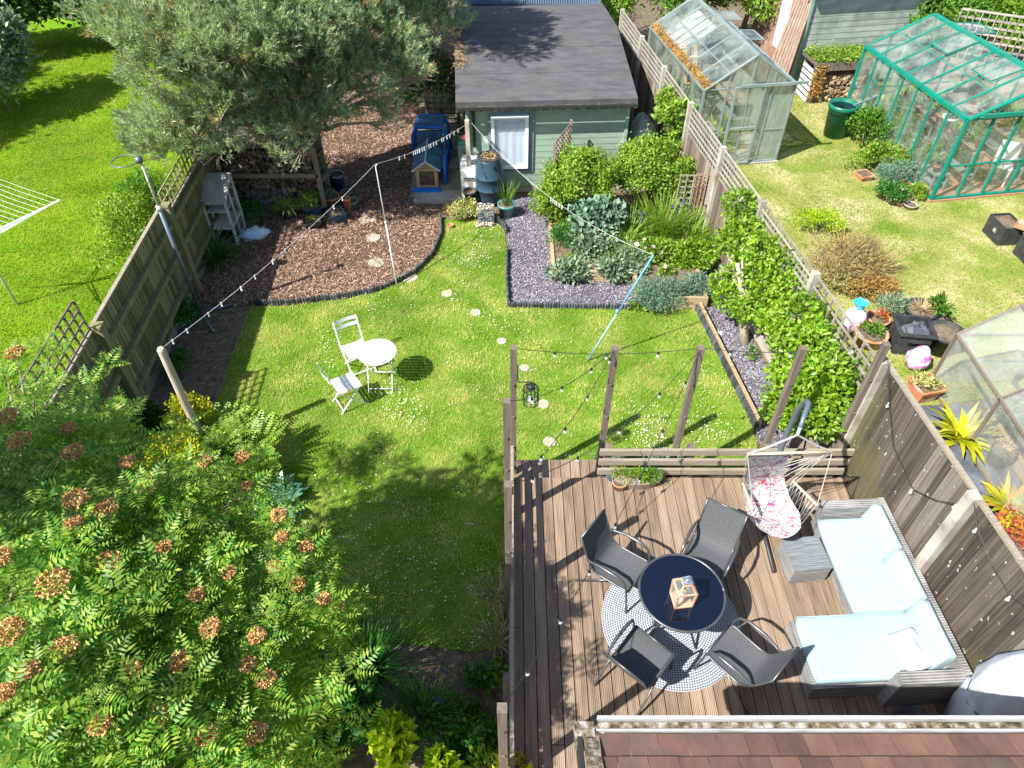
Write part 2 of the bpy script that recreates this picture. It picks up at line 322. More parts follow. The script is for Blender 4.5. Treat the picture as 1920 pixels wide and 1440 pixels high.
# ---------------- foliage ----------------
def unit(a): return a/np.maximum(np.linalg.norm(a, axis=1, keepdims=True), 1e-9)
def rdir(n): return unit(rng.normal(size=(n, 3)))
def leaf_arrays(B, D, N, L, W, fold=.15):
    n = len(B); S = unit(np.cross(N, D)); N2 = np.cross(D, S)
    L = np.broadcast_to(np.asarray(L, float), (n,))[:, None]; W = np.broadcast_to(np.asarray(W, float), (n,))[:, None]
    mid = B+D*L*.45
    V = np.stack([B, mid+S*W*.5+N2*W*fold, B+D*L, mid-S*W*.5+N2*W*fold], 1).reshape(-1, 3)
    i = np.arange(n)[:, None]*4
    FI = np.concatenate([i+np.array([[0, 1, 2]]), i+np.array([[0, 2, 3]])], 0)
    return V, FI
def leafmesh(name, B, D, N, L, W, mat, fold=.15):
    V, FI = leaf_arrays(B, D, N, L, W, fold); return npmesh(name, V, FI, M[mat])
def jitter(L, n, a=.3): return L*rng.uniform(1-a, 1+a, n)
def crown_pts(n, r, lobes=14, lr=.42, zc=None, shell=.55):
    """points with outward directions over lumpy lobes filling an ellipsoid that stands on z=0"""
    r = np.array(r, float); zc = r[2]*.95 if zc is None else zc
    ld = rdir(lobes); ld[:, 2] = np.abs(ld[:, 2])*1.1-.25; ld = unit(ld)
    lc = ld*r*rng.uniform(.45, .72, (lobes, 1)); ls = rng.uniform(lr*.7, lr*1.25, lobes)
    k = rng.integers(0, lobes, n); d = rdir(n); q = rng.uniform(shell, 1.04, (n, 1))
    p = lc[k]+d*q*(ls[k][:, None]*r); p[:, 2] += zc
    p = p+rng.standard_t(4, (n, 3))*r*.04; ok = p[:, 2] > .01; p = p[ok]; d = d[ok]
    out = unit(p-np.array([0, 0, zc])); return p, unit(d*.6+out*.6)
def bush(name, label, cat, loc, r, n, L, W, mat, lobes=14, lr=.42, group=None, up=.35, flowers=None, stem='twig', zc=None, spread=.7):
    t = thing(name, label, cat, loc, 0, group)
    p, out = crown_pts(n, r, lobes, lr, zc); m = len(p)
    D = unit(out*.6+rdir(m)*spread+np.array([0, 0, up])); N = unit(out+rdir(m)*.6+np.array([0, 0, .5]))
    part('foliage', leafmesh('foliage', p, D, N, jitter(L, m), jitter(W, m), mat), None, t)
    mb = MB(); rr = random.Random(len(label))
    for i in range(5):
        a = rr.uniform(0, 6.3); q = rr.uniform(.2, .5); top = (math.cos(a)*r[0]*q, math.sin(a)*r[1]*q, r[2]*rr.uniform(.8, 1.3))
        mb.tube([(math.cos(a)*.03, math.sin(a)*.03, 0), (top[0]*.5, top[1]*.5, top[2]*.5), top], [.014, .01, .005], 5)
    part('stem', mb, stem, t)
    if flowers:
        k, size, fm = flowers; fp, fo = crown_pts(k*2, r, lobes, lr, zc, .95)
        sel = fp[:, 2] > np.median(fp[:, 2])*.8; fp = fp[sel][:k]; fo = fo[sel][:k]
        for a_, b_ in zip(fp, fo):
            B = np.repeat((a_+b_*.03)[None], 9, 0); DD = unit(np.repeat(b_[None], 9, 0)*.5+rdir(9)); part('flower', leafmesh('flower', B, DD, rdir(9), size, size*.8, fm), None, t)
    return t
def strap_arrays(base, az, L, W, lean, droop, seg=4):
    """arching strap leaves: rows of tapered quads"""
    n = len(base); V = []; dirxy = np.stack([np.cos(az), np.sin(az), np.zeros(n)], 1); side = np.stack([-np.sin(az), np.cos(az), np.zeros(n)], 1)
    pos = base.copy(); ang = lean.copy()
    for i in range(seg+1):
        t = i/seg; w_ = (W*(1-t)**.6*(.6+.8*min(t*3, 1)))[:, None]*.5
        V.append(pos-side*w_); V.append(pos+side*w_)
        stp = (L/seg)[:, None]; pos = pos+(dirxy*np.sin(ang)[:, None]+np.array([0, 0, 1])*np.cos(ang)[:, None])*stp
        ang = ang+droop/seg
    V = np.stack(V, 1).reshape(-1, 3); m = 2*(seg+1); i0 = np.arange(n)[:, None]*m
    FI = np.concatenate([i0+np.array([[2*k, 2*k+1, 2*k+3, 2*k+2]]) for k in range(seg)], 0)
    return V, FI
def straps(name, label, cat, loc, n, L, W, mat, rad=.1, lean=(.1, .8), droop=(.5, 1.4), group=None, flowers=None, seg=4, stemname='leaves'):
    t = thing(name, label, cat, loc, 0, group)
    a = rng.uniform(0, 2*np.pi, n); b = np.stack([np.cos(a)*rad*rng.uniform(0, 1, n), np.sin(a)*rad*rng.uniform(0, 1, n), np.zeros(n)], 1)
    az = a+rng.normal(0, .5, n)
    V, FI = strap_arrays(b, az, jitter(L, n, .25), jitter(W, n, .2), rng.uniform(*lean, n), rng.uniform(*droop, n), seg)
    part('leaves', npmesh('leaves', V, FI, M[mat]), None, t)
    if flowers:
        k, size, fm, hh = flowers; mb = MB(); B = []
        for i in range(k):
            x, y = random.uniform(-rad, rad)*1.6, random.uniform(-rad, rad)*1.6; mb.tube([(x*.5, y*.5, 0), (x, y, hh)], .006, 4)
            B.append((x, y, hh))
        part('flower_stalk', mb, 'twig', t)
        for q in B: part('flower', leafmesh('flower', np.array([q]*9)+rng.normal(0, size*.25, (9, 3)), rdir(9), rdir(9), size, size*.7, fm), None, t)
    return t
def pinnate_arrays(B, D, N, L, pairs=7, lw=.2, ll=.34):
    """compound leaves: a rib with paired leaflets; B base, D rib direction, N upper side, L length"""
    n = len(B); S = unit(np.cross(N, D)); N2 = unit(np.cross(D, S)); Bs = []; Ds = []; Ns = []; Ls = []
    for k in range(pairs):
        t = .18+.78*k/(pairs-1)
        env = .7+.5*math.sin(math.pi*min(t*1.05, 1))
        for sgn in (-1, 1):
            Bs.append(B+D*(L*t)[:, None]-N2*(L*.18*t*t)[:, None]); Ds.append(unit(S*sgn+D*.45-N2*.12)); Ns.append(N2); Ls.append(L*ll*env)
    Bs.append(B+D*(L*.96)[:, None]-N2*(L*.18)[:, None]); Ds.append(unit(D-N2*.25)); Ns.append(N2); Ls.append(L*ll*.95)
    return np.concatenate(Bs), np.concatenate(Ds), np.concatenate(Ns), np.concatenate(Ls)
def inpoly(x, y, poly):
    c = np.zeros(len(x), bool); j = len(poly)-1
    for i in range(len(poly)):
        xi, yi = poly[i]; xj, yj = poly[j]
        with np.errstate(divide='ignore', invalid='ignore'):
            c ^= ((yi > y) != (yj > y)) & (x < (xj-xi)*(y-yi)/(yj-yi+1e-12)+xi)
        j = i
    return c
def scatter(poly, dens, avoid=()):
    xs = [p[0] for p in poly]; ys = [p[1] for p in poly]; n = int((max(xs)-min(xs))*(max(ys)-min(ys))*dens)
    x = rng.uniform(min(xs), max(xs), n); y = rng.uniform(min(ys), max(ys), n); k = inpoly(x, y, poly)
    for a in avoid: k &= ~inpoly(x, y, a)
    return x[k], y[k]
def grassmesh(name, poly, dens, mat, L=.045, W=.009, z=.008, avoid=()):
    x, y = scatter(poly, dens, avoid); n = len(x); B = np.stack([x, y, np.full(n, z)], 1)
    az = rng.uniform(0, 2*np.pi, n); D = unit(np.stack([np.cos(az), np.sin(az), rng.uniform(.35, 1.6, n)], 1)); L_ = jitter(L, n, .45)[:, None]
    S = np.stack([-np.sin(az), np.cos(az), np.zeros(n)], 1)*W*.5
    V = np.stack([B-S, B+S, B+D*L_], 1).reshape(-1, 3); return npmesh(name, V, np.arange(3*n).reshape(-1, 3), M[mat])
def chipmesh(name, poly, dens, mat, L, W, z=.012, avoid=()):
    x, y = scatter(poly, dens, avoid); g_ = np.sin(x*2.3+1.3*np.sin(y*1.9))+np.sin(y*2.9+1.1*np.sin(x*3.1)); kp = rng.uniform(0, 1, len(x)) < np.clip(.8+.28*g_, .22, 1); x, y = x[kp], y[kp]; n = len(x); B = np.stack([x, y, z+rng.uniform(0, .02, n)], 1)
    D = rdir(n); D[:, 2] *= .35; D = unit(D); N = unit(rdir(n)*.5+np.array([0, 0, 1])); S = unit(np.cross(N, D))
    L_ = jitter(L, n, .6)[:, None]; W_ = jitter(W, n, .6)[:, None]
    V = np.stack([B-D*L_/2, B-S*W_/2+D*L_*.1, B+D*L_/2, B+S*W_/2-D*L_*.1], 1).reshape(-1, 3)
    return npmesh(name, V, np.arange(4*n).reshape(-1, 4), M[mat])
def limb(mb, a, b, r0, r1, n=7, wob=.06, seg=5):
    a, b = Vector(a), Vector(b); pts = []; L = (b-a).length
    for i in range(seg+1):
        t = i/seg; p = a.lerp(b, t)
        if 0 < i < seg: p += Vector((random.uniform(-1, 1), random.uniform(-1, 1), random.uniform(-.5, .5)))*wob*L
        pts.append(p)
    mb.tube(pts, [r0+(r1-r0)*i/seg for i in range(seg+1)], n); return pts
def pix(*pts, z=0): return [P(u, v, z)[:2] for u, v in pts]
# ================= SETTING =================
DZ = .42                                             # deck level
mb = MB(); mb.quad((-60, -8, -.01), (60, -8, -.01), (60, 90, -.01), (-60, 90, -.01)); struct('ground', mb, 'soil')
def sheet(name, poly, mat, z=.004):
    m = MB(); m.add([(x, y, z) for x, y in poly], [tuple(range(len(poly)))]); return struct(name, m, mat)
LAWN = pix((470, 576), (540, 574), (650, 561), (735, 538), (775, 516), (812, 481), (829, 440), (830, 412), (925, 414), (946, 430), (949, 470), (951, 576), (1185, 582), (1300, 576), (1352, 680), (1413, 806), (1425, 875), (950, 905), (944, 1215), (880, 1222), (740, 1205), (650, 1165), (590, 1060), (530, 900), (400, 768), (445, 640))
sheet('lawn', LAWN, 'lawn_base')
stuff('lawn_grass', grassmesh('lawn_grass', LAWN, 3600, 'grass', .042, .009))
BARK = pix((468, 574), (540, 572), (650, 559), (735, 536), (775, 514), (812, 479), (829, 438), (826, 405), (800, 372), (788, 175), (560, 160), (350, 250), (372, 330), (340, 560), (430, 575))
sheet('bark_bed', BARK, 'bark')
stuff('bark_chips', chipmesh('bark_chips', BARK, 2300, 'barkchip', .075, .015))
SLATE = pix((950, 372), (952, 574), (1300, 574), (1352, 678), (1415, 804), (1440, 880), (1560, 880), (1440, 700), (1352, 520), (1300, 400), (1050, 372))
sheet('slate_bed', SLATE, 'slate')
stuff('slate_chips', chipmesh('slate_chips', SLATE, 3000, 'slatechip', .038, .022))
NL = [(-5.72, 3), (-5.95, 7.68), (-6.1, 10.9), (-6.3, 15), (-6.6, 25), (-19, 25), (-19, 3)]
sheet('neighbour_lawn', [(-5.72, 3), (-5.95, 7.68), (-6.1, 10.9), (-6.3, 15), (-6.6, 25), (-40, 30), (-40, 3)], 'lawn_baseN')
stuff('neighbour_lawn_grass', grassmesh('neighbour_lawn_grass', NL, 1500, 'grassN', .06, .014))
ND = [(5.1, 7.6), (4.55, 9.5), (4.0, 13), (3.3, 18.5), (3.1, 20.5), (7.6, 21), (15, 20.5), (17, 8), (8.6, 8.2)]
sheet('dry_lawn', ND, 'lawn_baseD')
stuff('dry_lawn_grass', grassmesh('dry_lawn_grass', ND, 1900, 'grassD', .04, .011))
q = []
for pa, pb in zip(BARK[:7], BARK[1:8]):
    n = int(math.dist(pa, pb)*26)
    for _ in range(n): k = random.random(); q.append((pa[0]+(pb[0]-pa[0])*k+random.gauss(.03, .12), pa[1]+(pb[1]-pa[1])*k+random.gauss(-.05, .12), .03))
q = np.array(q); stuff('stray_chips', leafmesh('stray_chips', q, unit(rdir(len(q))*np.array([1, 1, .2])), rdir(len(q)), jitter(.05, len(q), .6), .013, 'barkchip'))
n = 420; a = np.array(BARK); x, y = scatter(BARK, 26); B = np.stack([x, y, np.full(len(x), .045)], 1); stuff('fallen_litter', leafmesh('fallen_litter', B, unit(rdir(len(x))*np.array([1, 1, .15])), rdir(len(x)), jitter(.09, len(x), .6), .018, 'straw'))
# daisies in drifts
dz = []
for u, v, r, n in [(880, 490, .55, 150), (905, 440, .4, 60), (860, 560, .5, 40), (760, 775, .45, 90), (740, 735, .3, 50), (615, 645, .35, 40), (600, 700, .3, 20), (930, 600, .6, 60), (1050, 640, .8, 30), (1215, 800, .45, 150), (1330, 800, .4, 110), (1340, 720, .5, 60), (1230, 840, .4, 110), (900, 1150, .7, 60), (700, 1080, 1., 80), (660, 960, .9, 60), (850, 1030, 1., 80), (760, 620, 1.3, 60), (1000, 700, 1., 50), (700, 560, .5, 50), (1060, 860, .4, 30), (150, 190, 1., 90), (240, 180, .8, 60), (60, 130, 1.5, 50)]:
    c = P(u, v); q = rng.normal(0, 1, (n, 2))*r*.55; dz.append(np.stack([c[0]+q[:, 0], c[1]+q[:, 1], rng.uniform(.035, .05, n)], 1))
dz = np.concatenate(dz); k = np.arange(6)*np.pi/3; n = len(dz); rr = rng.uniform(.006, .012, (n, 1, 1))
V = (dz[:, None, :]+np.stack([np.cos(k), np.sin(k), 0*k], 1)[None]*rr).reshape(-1, 3)
stuff('daisies', npmesh('daisies', V, np.arange(6*n).reshape(-1, 6), M['whitepet']))
# paving beside the shed and its concrete base
mb = MB()
for i in range(9):
    for j in range(2): mb.box((-2.02+j*.62-.03*i, 14.35+.31+i*.62, .03), (.58, .58, .06), rz=.05)
struct('path', mb, 'paving')
mb = MB(); mb.box((-1.35, 14.32, .05), (1.7, .42, .1), rz=.03); struct('concrete_step', mb, 'concrete')
# deck: one field of boards
fx = lambda y: 4.65-.088*(y-6.08)                    # deck-side fence line
mb = MB(); x = .0; nb = 0
while x < 5.35:
    y1 = 6.12; y0 = -2.2
    if x+.07 > fx(6.12)-.03: y1 = 6.08-(x+.07-4.62)/.088
    if y1 > y0+.5:
        cut = random.choice([1.3, 2.6, 3.9, None]) if nb % 3 == 0 else None
        if cut: mb.box((x+.066, (y1+cut)/2+.002, DZ-.014), (.129, y1-cut-.004, .028)); mb.box((x+.066, (cut+y0)/2-.002, DZ-.0145), (.129, cut-y0-.004, .028))
        else: mb.box((x+.066, (y0+y1)/2, DZ-.014), (.129, y1-y0, .028))
    x += .1405; nb += 1
m, nt, b = newmat('deck_boards'); g = nt.nodes.new('ShaderNodeNewGeometry')
f = mathn(nt, 'ADD', mathn(nt, 'MULTIPLY', noise(nt, 2.2, 8, (8, .7, 8)), .8), mathn(nt, 'MULTIPLY', g.outputs['Random Per Island'], .2))
col = ramp(nt, f, [(.08, .05, .032), (.165, .114, .074), (.26, .182, .122), (.35, .262, .185)], [.25, .42, .58, .75])
blot = ramp(nt, noise(nt, 1.3, 7), [(0, 0, 0), (1, 1, 1)], [.45, .7]); col = mixc(nt, mathn(nt, 'MULTIPLY', blot, .5), col, (.27, .2, .135))
tc = nt.nodes.new('ShaderNodeTexCoord'); sx = nt.nodes.new('ShaderNodeSeparateXYZ'); nt.links.new(tc.outputs['Object'], sx.inputs[0])
wv = mathn(nt, 'SINE', mathn(nt, 'MULTIPLY', sx.outputs[0], 2*math.pi/.0201))
gr = mathn(nt, 'MULTIPLY_ADD', wv, .5, .5); col = mixc(nt, mathn(nt, 'MULTIPLY', gr, .22), col, (.1, .075, .06))
nt.links.new(col, b.inputs['Base Color']); b.inputs['Roughness'].default_value = .8; bumpn(nt, b, wv, .5, .004); M['deck'] = m
struct('deck', mb, 'deck')
mb = MB(); mb.box((2.3, 6.1, DZ-.12), (4.7, .03, .2)); mb.box((-.02, 2.2, DZ-.12), (.03, 7.9, .2))
for j in range(10): mb.box((2.4, 5.7-j*.8, DZ-.09), (4.9, .05, .12))
struct('deck_joists', mb, 'wood_greyY')
mb = MB()
for j in range(9): mb.box((.07+j*.1405, 6.34, .26), (.132, .44, .028))
mb.box((.62, 6.55, .13), (1.25, .03, .23)); struct('deck_step', mb, 'deck')

# ================= FENCES =================
def trellis(mb, a, b, z0, z1, cell=.13, w=.022, t=.012):
    a, b = Vector(a), Vector(b); L = (b-a).length; d = (b-a)/L; n = max(2, round(L/cell)); m = max(1, round((z1-z0)/cell)); nn = Vector((-d.y, d.x))*t
    for i in range(n+1): p = a+d*(L*i/n); mb.bar((p.x, p.y, z0), (p.x, p.y, z1), w, t, up=(d.x, d.y, 0))
    for j in range(m+1): z = z0+(z1-z0)*j/m; mb.bar((a.x+nn.x, a.y+nn.y, z), (b.x+nn.x, b.y+nn.y, z), t, w)
def boards(mb, a, b, z0, z1, w=.1, side=1):           # overlapping feather-edge boards
    a, b = Vector(a), Vector(b); L = (b-a).length; d = (b-a)/L; n = max(1, round(L/w)); ang = math.atan2(d.y, d.x)
    for i in range(n):
        p = a+d*(L*(i+.5)/n); mb.box((p.x, p.y, (z0+z1)/2+random.uniform(-.006, .006)), (L/n*1.12, .012, z1-z0), rz=ang+side*.1)
def vsub(p, o): return (p[0]-o[0], p[1]-o[1])
# left boundary fence
lx = lambda y: -5.9-.046*(y-7.68)
ys = [4.5, 7.68, 10.91, 14.0, 17.0, 20.0]
fen = thing('boundary_fence', 'long green-brown wooden fence with three rails and lattice tops beside the rotary airer lawn', 'fence', (lx(7.68), 7.68, 0)); O = fen.location
for i, y in enumerate(ys):
    m = MB(); m.box((lx(y)-O.x+.03, y-O.y, .93), (.13, .13, 1.86+(.1 if i > 2 else 0))); m.box((lx(y)-O.x+.03, y-O.y, 1.885), (.15, .15, .04)); part('post', m, 'fence_shade', fen)
for i in range(5):
    y0, y1 = ys[i], ys[i+1]; top = [1.82, 1.85, 1.62, 1.6, 1.6][i]; a = (lx(y0)-O.x, y0-O.y); b = (lx(y1)-O.x, y1-O.y)
    m = MB(); boards(m, (a[0]-.05, a[1]), (b[0]-.05, b[1]), .15, top); part('board_panel', m, 'fence_shade', fen)
    m = MB(); m.bar((a[0]-.05, a[1], top+.02), (b[0]-.05, b[1], top+.02), .06, .035); part('capping_rail', m, 'wood_greyY', fen); m = MB(); m.bar((a[0]-.05, a[1], .08), (b[0]-.05, b[1], .08), .03, .16); part('gravel_board', m, 'wood_greyY', fen)
    for z in (.42, .98, 1.5): m = MB(); m.bar((a[0]+.0, a[1], z), (b[0]+.0, b[1], z), .08, .09); part('rail', m, 'fence_shade', fen)
    if i != 1:
        m = MB(); trellis(m, (a[0]-.05, a[1]+.08), (b[0]-.05, b[1]-.08), top+.04, top+(.56 if i == 0 else .42), .17, .028, .02); part('lattice_top', m, 'trellis_dark' if i == 0 else 'fence_shade', fen)
# right boundary fence with trellis, concrete posts
rx = lambda y: 4.49-.135*(y-8.71)
rf = thing('trellis_fence', 'pale wooden fence topped with square trellis between white concrete posts behind the fruit trees', 'fence', (rx(8.57), 8.57, 0)); O = rf.location
ry = [6.72, 8.57, 10.6, 12.5, 14.45, 16.35, 18.25, 20.2]
for y in ry[1:]:
    m = MB(); m.box((rx(y)-O.x-.02, y-O.y, 1.08), (.1, .1, 2.16), rz=.13); part('concrete_post', m, 'concrete', rf)
for i in range(len(ry)-1):
    a = (rx(ry[i])-O.x, ry[i]-O.y); b = (rx(ry[i+1])-O.x, ry[i+1]-O.y)
    m = MB(); boards(m, a, b, .2, 1.52, .1, -1); part('board_panel', m, 'fence_pale', rf)
    m = MB(); m.bar((a[0]-.01, a[1], .1), (b[0]-.01, b[1], .1), .05, .2); part('gravel_board', m, 'concrete', rf)
    m = MB(); trellis(m, a, b, 1.56, 2.12, .115 if i else .19, .026 if i else .034, .014); part('trellis_top', m, 'trellis', rf)
# deck-side privacy fence
df = thing('privacy_fence', 'tall dark grey-brown board fence with a white concrete post behind the corner sofa', 'fence', (fx(4.37), 4.37, 0)); O = df.location
for y, mt in ((6.4, 'concrete'), (4.37, 'concrete'), (2.35, 'concrete'), (.4, 'concrete')):
    m = MB(); m.box((fx(y)-O.x-.02, y-O.y, 1.2), (.11, .13, 2.42), rz=.09); part('concrete_post', m, mt, df)
for y0, y1 in ((2.35, 4.37), (4.37, 6.4), (.4, 2.35), (-1.5, .4)):
    a = (fx(y0)-O.x+.03, y0-O.y+.06); b = (fx(y1)-O.x+.03, y1-O.y-.06)
    m = MB(); boards(m, a, b, .1, 2.34, .1, -1); part('board_panel', m, 'fence_deck', df)
    m = MB(); m.bar((*a, 2.37), (*b, 2.37), .055, .04); part('capping_rail', m, 'wood_greyY', df)
# low three-rail fence on the deck edge
lf = thing('low_rail_fence', 'low fence of three pale horizontal rails along the far edge of the deck', 'fence', (1.3, 6.17, DZ-.3)); 
for z in (.38, .59, .8): m = MB(); m.box((1.62, .0, z), (3.45, .045, .1)); part('rail', m, 'wood_greyY', lf)
for x in (.02, 1.15, 2.2, 3.2): m = MB(); m.box((x, .075, .42), (.1, .1, .84)); part('post', m, 'wood_grey', lf)
bl = thing('deck_balustrade', 'grey wooden balustrade of three rails along the lawn side of the deck', 'balustrade', (.0, 4.2, DZ-.3))
for z in (.4, .6, .8): m = MB(); m.box((0.0, -.9, z), (.04, 5.9, .08)); part('rail', m, 'wood_greyY', bl)
for y in (1.88, .1, -1.1, -2.4, -3.6): m = MB(); m.box((-.06, y, .4), (.07, .1, .84)); part('post', m, 'wood_grey', bl)
# tall posts that carry the light strings
POSTS = [(.02, 6.33, 'leftmost tall grey post at the far deck edge, lantern bracket on it'), (1.24, 6.33, 'tall grey post second from the left in the far deck row'), (2.27, 6.33, 'tall grey post in the middle of the low rail fence'), (3.5, 6.33, 'tall grey post just left of the hammock chair'), (4.52, 6.4, 'tall brown-grey post against the corner of the privacy fence')]
tops = []
pm = MB(); pm.box((0, 0, 1.34), (.095, .095, 2.68)); pm.box((0, 0, 2.683), (.1, .1, .012))
def wpost(x, y, lab, h=2.68):
    m = MB(); m.box((0, 0, h/2), (.08, .08, h)); m.box((0, 0, h+.003), (.084, .084, .012))
    for z in (.9, 1.5, 2.1): m.box((0, -.05, z), (.03, .012, .03))
    o = solo('wooden_post', m, 'wood_grey', lab, 'post', (x, y, 0), 0, 'tall posts round the deck carrying the string lights'); tops.append((x, y, h)); return o
for p in POSTS: wpost(*p)
wpost(-.06, 5.45, 'tall grey post behind the balustrade, nearest the step end'); wpost(-.04, 4.3, 'tall grey post halfway along the balustrade above the lawn')
wpost(-.08, 2.2, 'single grey post by the bottom flower bed, lowest in the photo', 2.5)

# string lights
def cable_pts(a, b, sag, n=18):
    a, b = Vector(a), Vector(b); return [a.lerp(b, i/n)-Vector((0, 0, sag*4*(i/n)*(1-i/n))) for i in range(n+1)]
def bulbs(t, pts, k0, step, O):
    i = k0
    while i < len(pts)-1:
        p = pts[i]-O; m = MB(); m.lathe([(.012, 0), (.012, -.035)], p, 8); m.lathe([(.01, -.03), (.021, -.055), (.021, -.07), (.008, -.09)], p, 8)
        part('bulb', m, 'bulb', t, True); i += step
def lights(a, b, sag, lab, k0=2, step=4, n=18):
    O = Vector(a); t = thing('string_light', lab, 'string lights', a, 0, 'festoon strings over the deck'); pts = cable_pts(a, b, sag, n)
    m = MB(); m.tube([p-O for p in pts], .0045, 5)
    for i in range(k0, len(pts)-1, step): q = pts[i]-O; m.tube([q, q-Vector((0, 0, .03))], .016, 6)
    part('cable', m, 'cable', t); bulbs(t, pts, k0, step, O)
T = [Vector((x, y, h)) for x, y, h in tops]
lights(T[0], T[2], .1, 'black string of bulbs along the far posts from the lantern post to the middle post', 4, 5)
lights(T[2], T[4], .1, 'black string of bulbs along the far posts ending at the privacy fence corner', 3, 6)
lights(T[5], T[1], .22, 'black string of bulbs from the step-end post to the second far post', 4, 5)
lights(T[6], T[1], .3, 'black string of bulbs from the halfway post to the second far post', 5, 4)
lights(T[6], T[2], .45, 'black string of bulbs crossing from the halfway post to the middle far post', 2, 4)
lights(T[7], T[2], .55, 'longest black string of bulbs, from the flower bed post to the middle far post', 2, 3, 22)
t4 = Vector((4.55, 6.3, 2.55))
def fp(u, v):                                         # where a pixel meets the inner face of the privacy fence
    d = v-720.; k = (u-960.)/(K*(F+d)); q = (F-d)/(F+d); h = (4.65+.088*6.08-.05)/(k+.088*q); return Vector((k*h, q*h, CAMH-h))
fl = [t4, fp(1667, 755), fp(1674, 835), fp(1711, 917), fp(1755, 938), fp(1793, 945), fp(1826, 941), fp(1832, 990), fp(1860, 1060), fp(1895, 1118), fp(1940, 1150)]
O = Vector(fl[0]); t = thing('string_light', 'black string of bulbs hanging against the tall privacy fence', 'string lights', fl[0]); m = MB(); m.tube([p-O for p in fl], .006, 5); part('cable', m, 'cable', t); bulbs(t, [p.copy() for p in fl], 1, 2, O)

# lantern hanging from the first post
t = thing('hanging_lantern', 'black wire cage lantern hanging from a bracket over the lawn', 'lantern', (.24, 6.28, 1.75))
m = MB(); m.tube([(-.17, .0, .7), (-.17, 0, .42), (-.15, 0, .4), (.0, 0, .41), (.02, 0, .38)], .008, 6); part('bracket', m, 'black_metal', t)
m = MB()
for k in range(12):
    a = k*math.pi/6; c, s = math.cos(a)*.1, math.sin(a)*.1; m.tube([(0, 0, .36), (c*.6, s*.6, .35), (c, s, .28), (c, s, .03), (c*.7, s*.7, 0)], .0045, 4)
for z in (.05, .14, .28): m.tube([(math.cos(k*math.pi/8)*.1, math.sin(k*math.pi/8)*.1, z) for k in range(17)], .0045, 4)
part('cage', m, 'black_metal', t); m = MB(); m.lathe([(.03, .36), (.05, .34), (.05, .3), (.02, .29)]); part('cap', m, 'black_metal', t); m = MB(); m.lathe([(.02, .02), (.04, .04), (.045, .1), (.03, .13)]); part('glass_bulb', m, 'bulb', t, True)

# ================= PATIO SET =================
m, nt, b = newmat('braided_rug'); tc = nt.nodes.new('ShaderNodeTexCoord'); sx = nt.nodes.new('ShaderNodeSeparateXYZ'); nt.links.new(tc.outputs['Object'], sx.inputs[0])
r_ = mathn(nt, 'SQRT', mathn(nt, 'ADD', mathn(nt, 'MULTIPLY', sx.outputs[0], sx.outputs[0]), mathn(nt, 'MULTIPLY', sx.outputs[1], sx.outputs[1])))
an = mathn(nt, 'ARCTAN2', sx.outputs[1], sx.outputs[0]); ring = mathn(nt, 'FLOOR', mathn(nt, 'MULTIPLY', r_, 36.))
nseg = mathn(nt, 'MULTIPLY', mathn(nt, 'ADD', ring, 1.), 1.0)   # more stitches on wider rings
ph = mathn(nt, 'FRACT', mathn(nt, 'ADD', mathn(nt, 'MULTIPLY', mathn(nt, 'MULTIPLY', an, nseg), 2.9/3.14159), mathn(nt, 'MULTIPLY', ring, .5)))
fr = mathn(nt, 'FRACT', mathn(nt, 'MULTIPLY', r_, 36.))
e1 = mathn(nt, 'ADD', mathn(nt, 'ABSOLUTE', mathn(nt, 'SUBTRACT', ph, .5)), mathn(nt, 'ABSOLUTE', mathn(nt, 'SUBTRACT', fr, .5)))
col = ramp(nt, e1, [(.4, .4, .41), (.36, .37, .39), (.045, .065, .115)], [.0, .5, .6])
nt.links.new(col, b.inputs['Base Color']); b.inputs['Roughness'].default_value = .95; bumpn(nt, b, e1, .4, .01); M['rug'] = m
mb = MB(); mb.lathe([(.81, 0), (.82, .006), (.81, .012)], n=72); solo('round_rug', mb, 'rug', 'round navy and white braided rug under the black patio table', 'rug', (1.89, 3.97, DZ+.001))
TB = (1.9, 3.97, DZ+.014); t = thing('patio_table', 'round patio table with dark glass top and charcoal rim', 'table', TB)
m = MB(); m.lathe([(.462, .708), (.462, .716)], n=64); part('table_top', m, 'tabletop', t)
m = MB(); m.tube([(math.cos(k*math.pi/32)*.472, math.sin(k*math.pi/32)*.472, .71) for k in range(65)], .016, 8); part('rim', m, 'grey_metal', t, True)
for k in range(4):
    a = k*math.pi/2+.6; c, s = math.cos(a), math.sin(a); m = MB(); m.tube([(c*.43, s*.43, .69), (c*.2, s*.2, .4), (c*.2, s*.2, .3), (c*.4, s*.4, 0)], .014, 7); part('leg', m, 'grey_metal', t, True)
m = MB(); m.tube([(math.cos(k*math.pi/12)*.19, math.sin(k*math.pi/12)*.19, .35) for k in range(25)], .01, 6); part('brace_ring', m, 'grey_metal', t)
def tsling(name, pts, w, mat, sagx=.02):
    V = []; Fc = []; nx = 8
    for i, (y, z) in enumerate(pts):
        for j in range(nx+1):
            s = j/nx*2-1; V.append((s*w/2, y, z-sagx*(1-s*s)))
    n = nx+1
    for i in range(len(pts)-1):
        for j in range(nx): Fc.append((i*n+j, i*n+j+1, (i+1)*n+j+1, (i+1)*n+j))
    m = MB(); m.add(V, Fc); V2 = [(x, y, z-.004) for x, y, z in V]; m.add(V2, [f[::-1] for f in Fc]); return m
CH = 'charcoal sling chairs round the patio table'
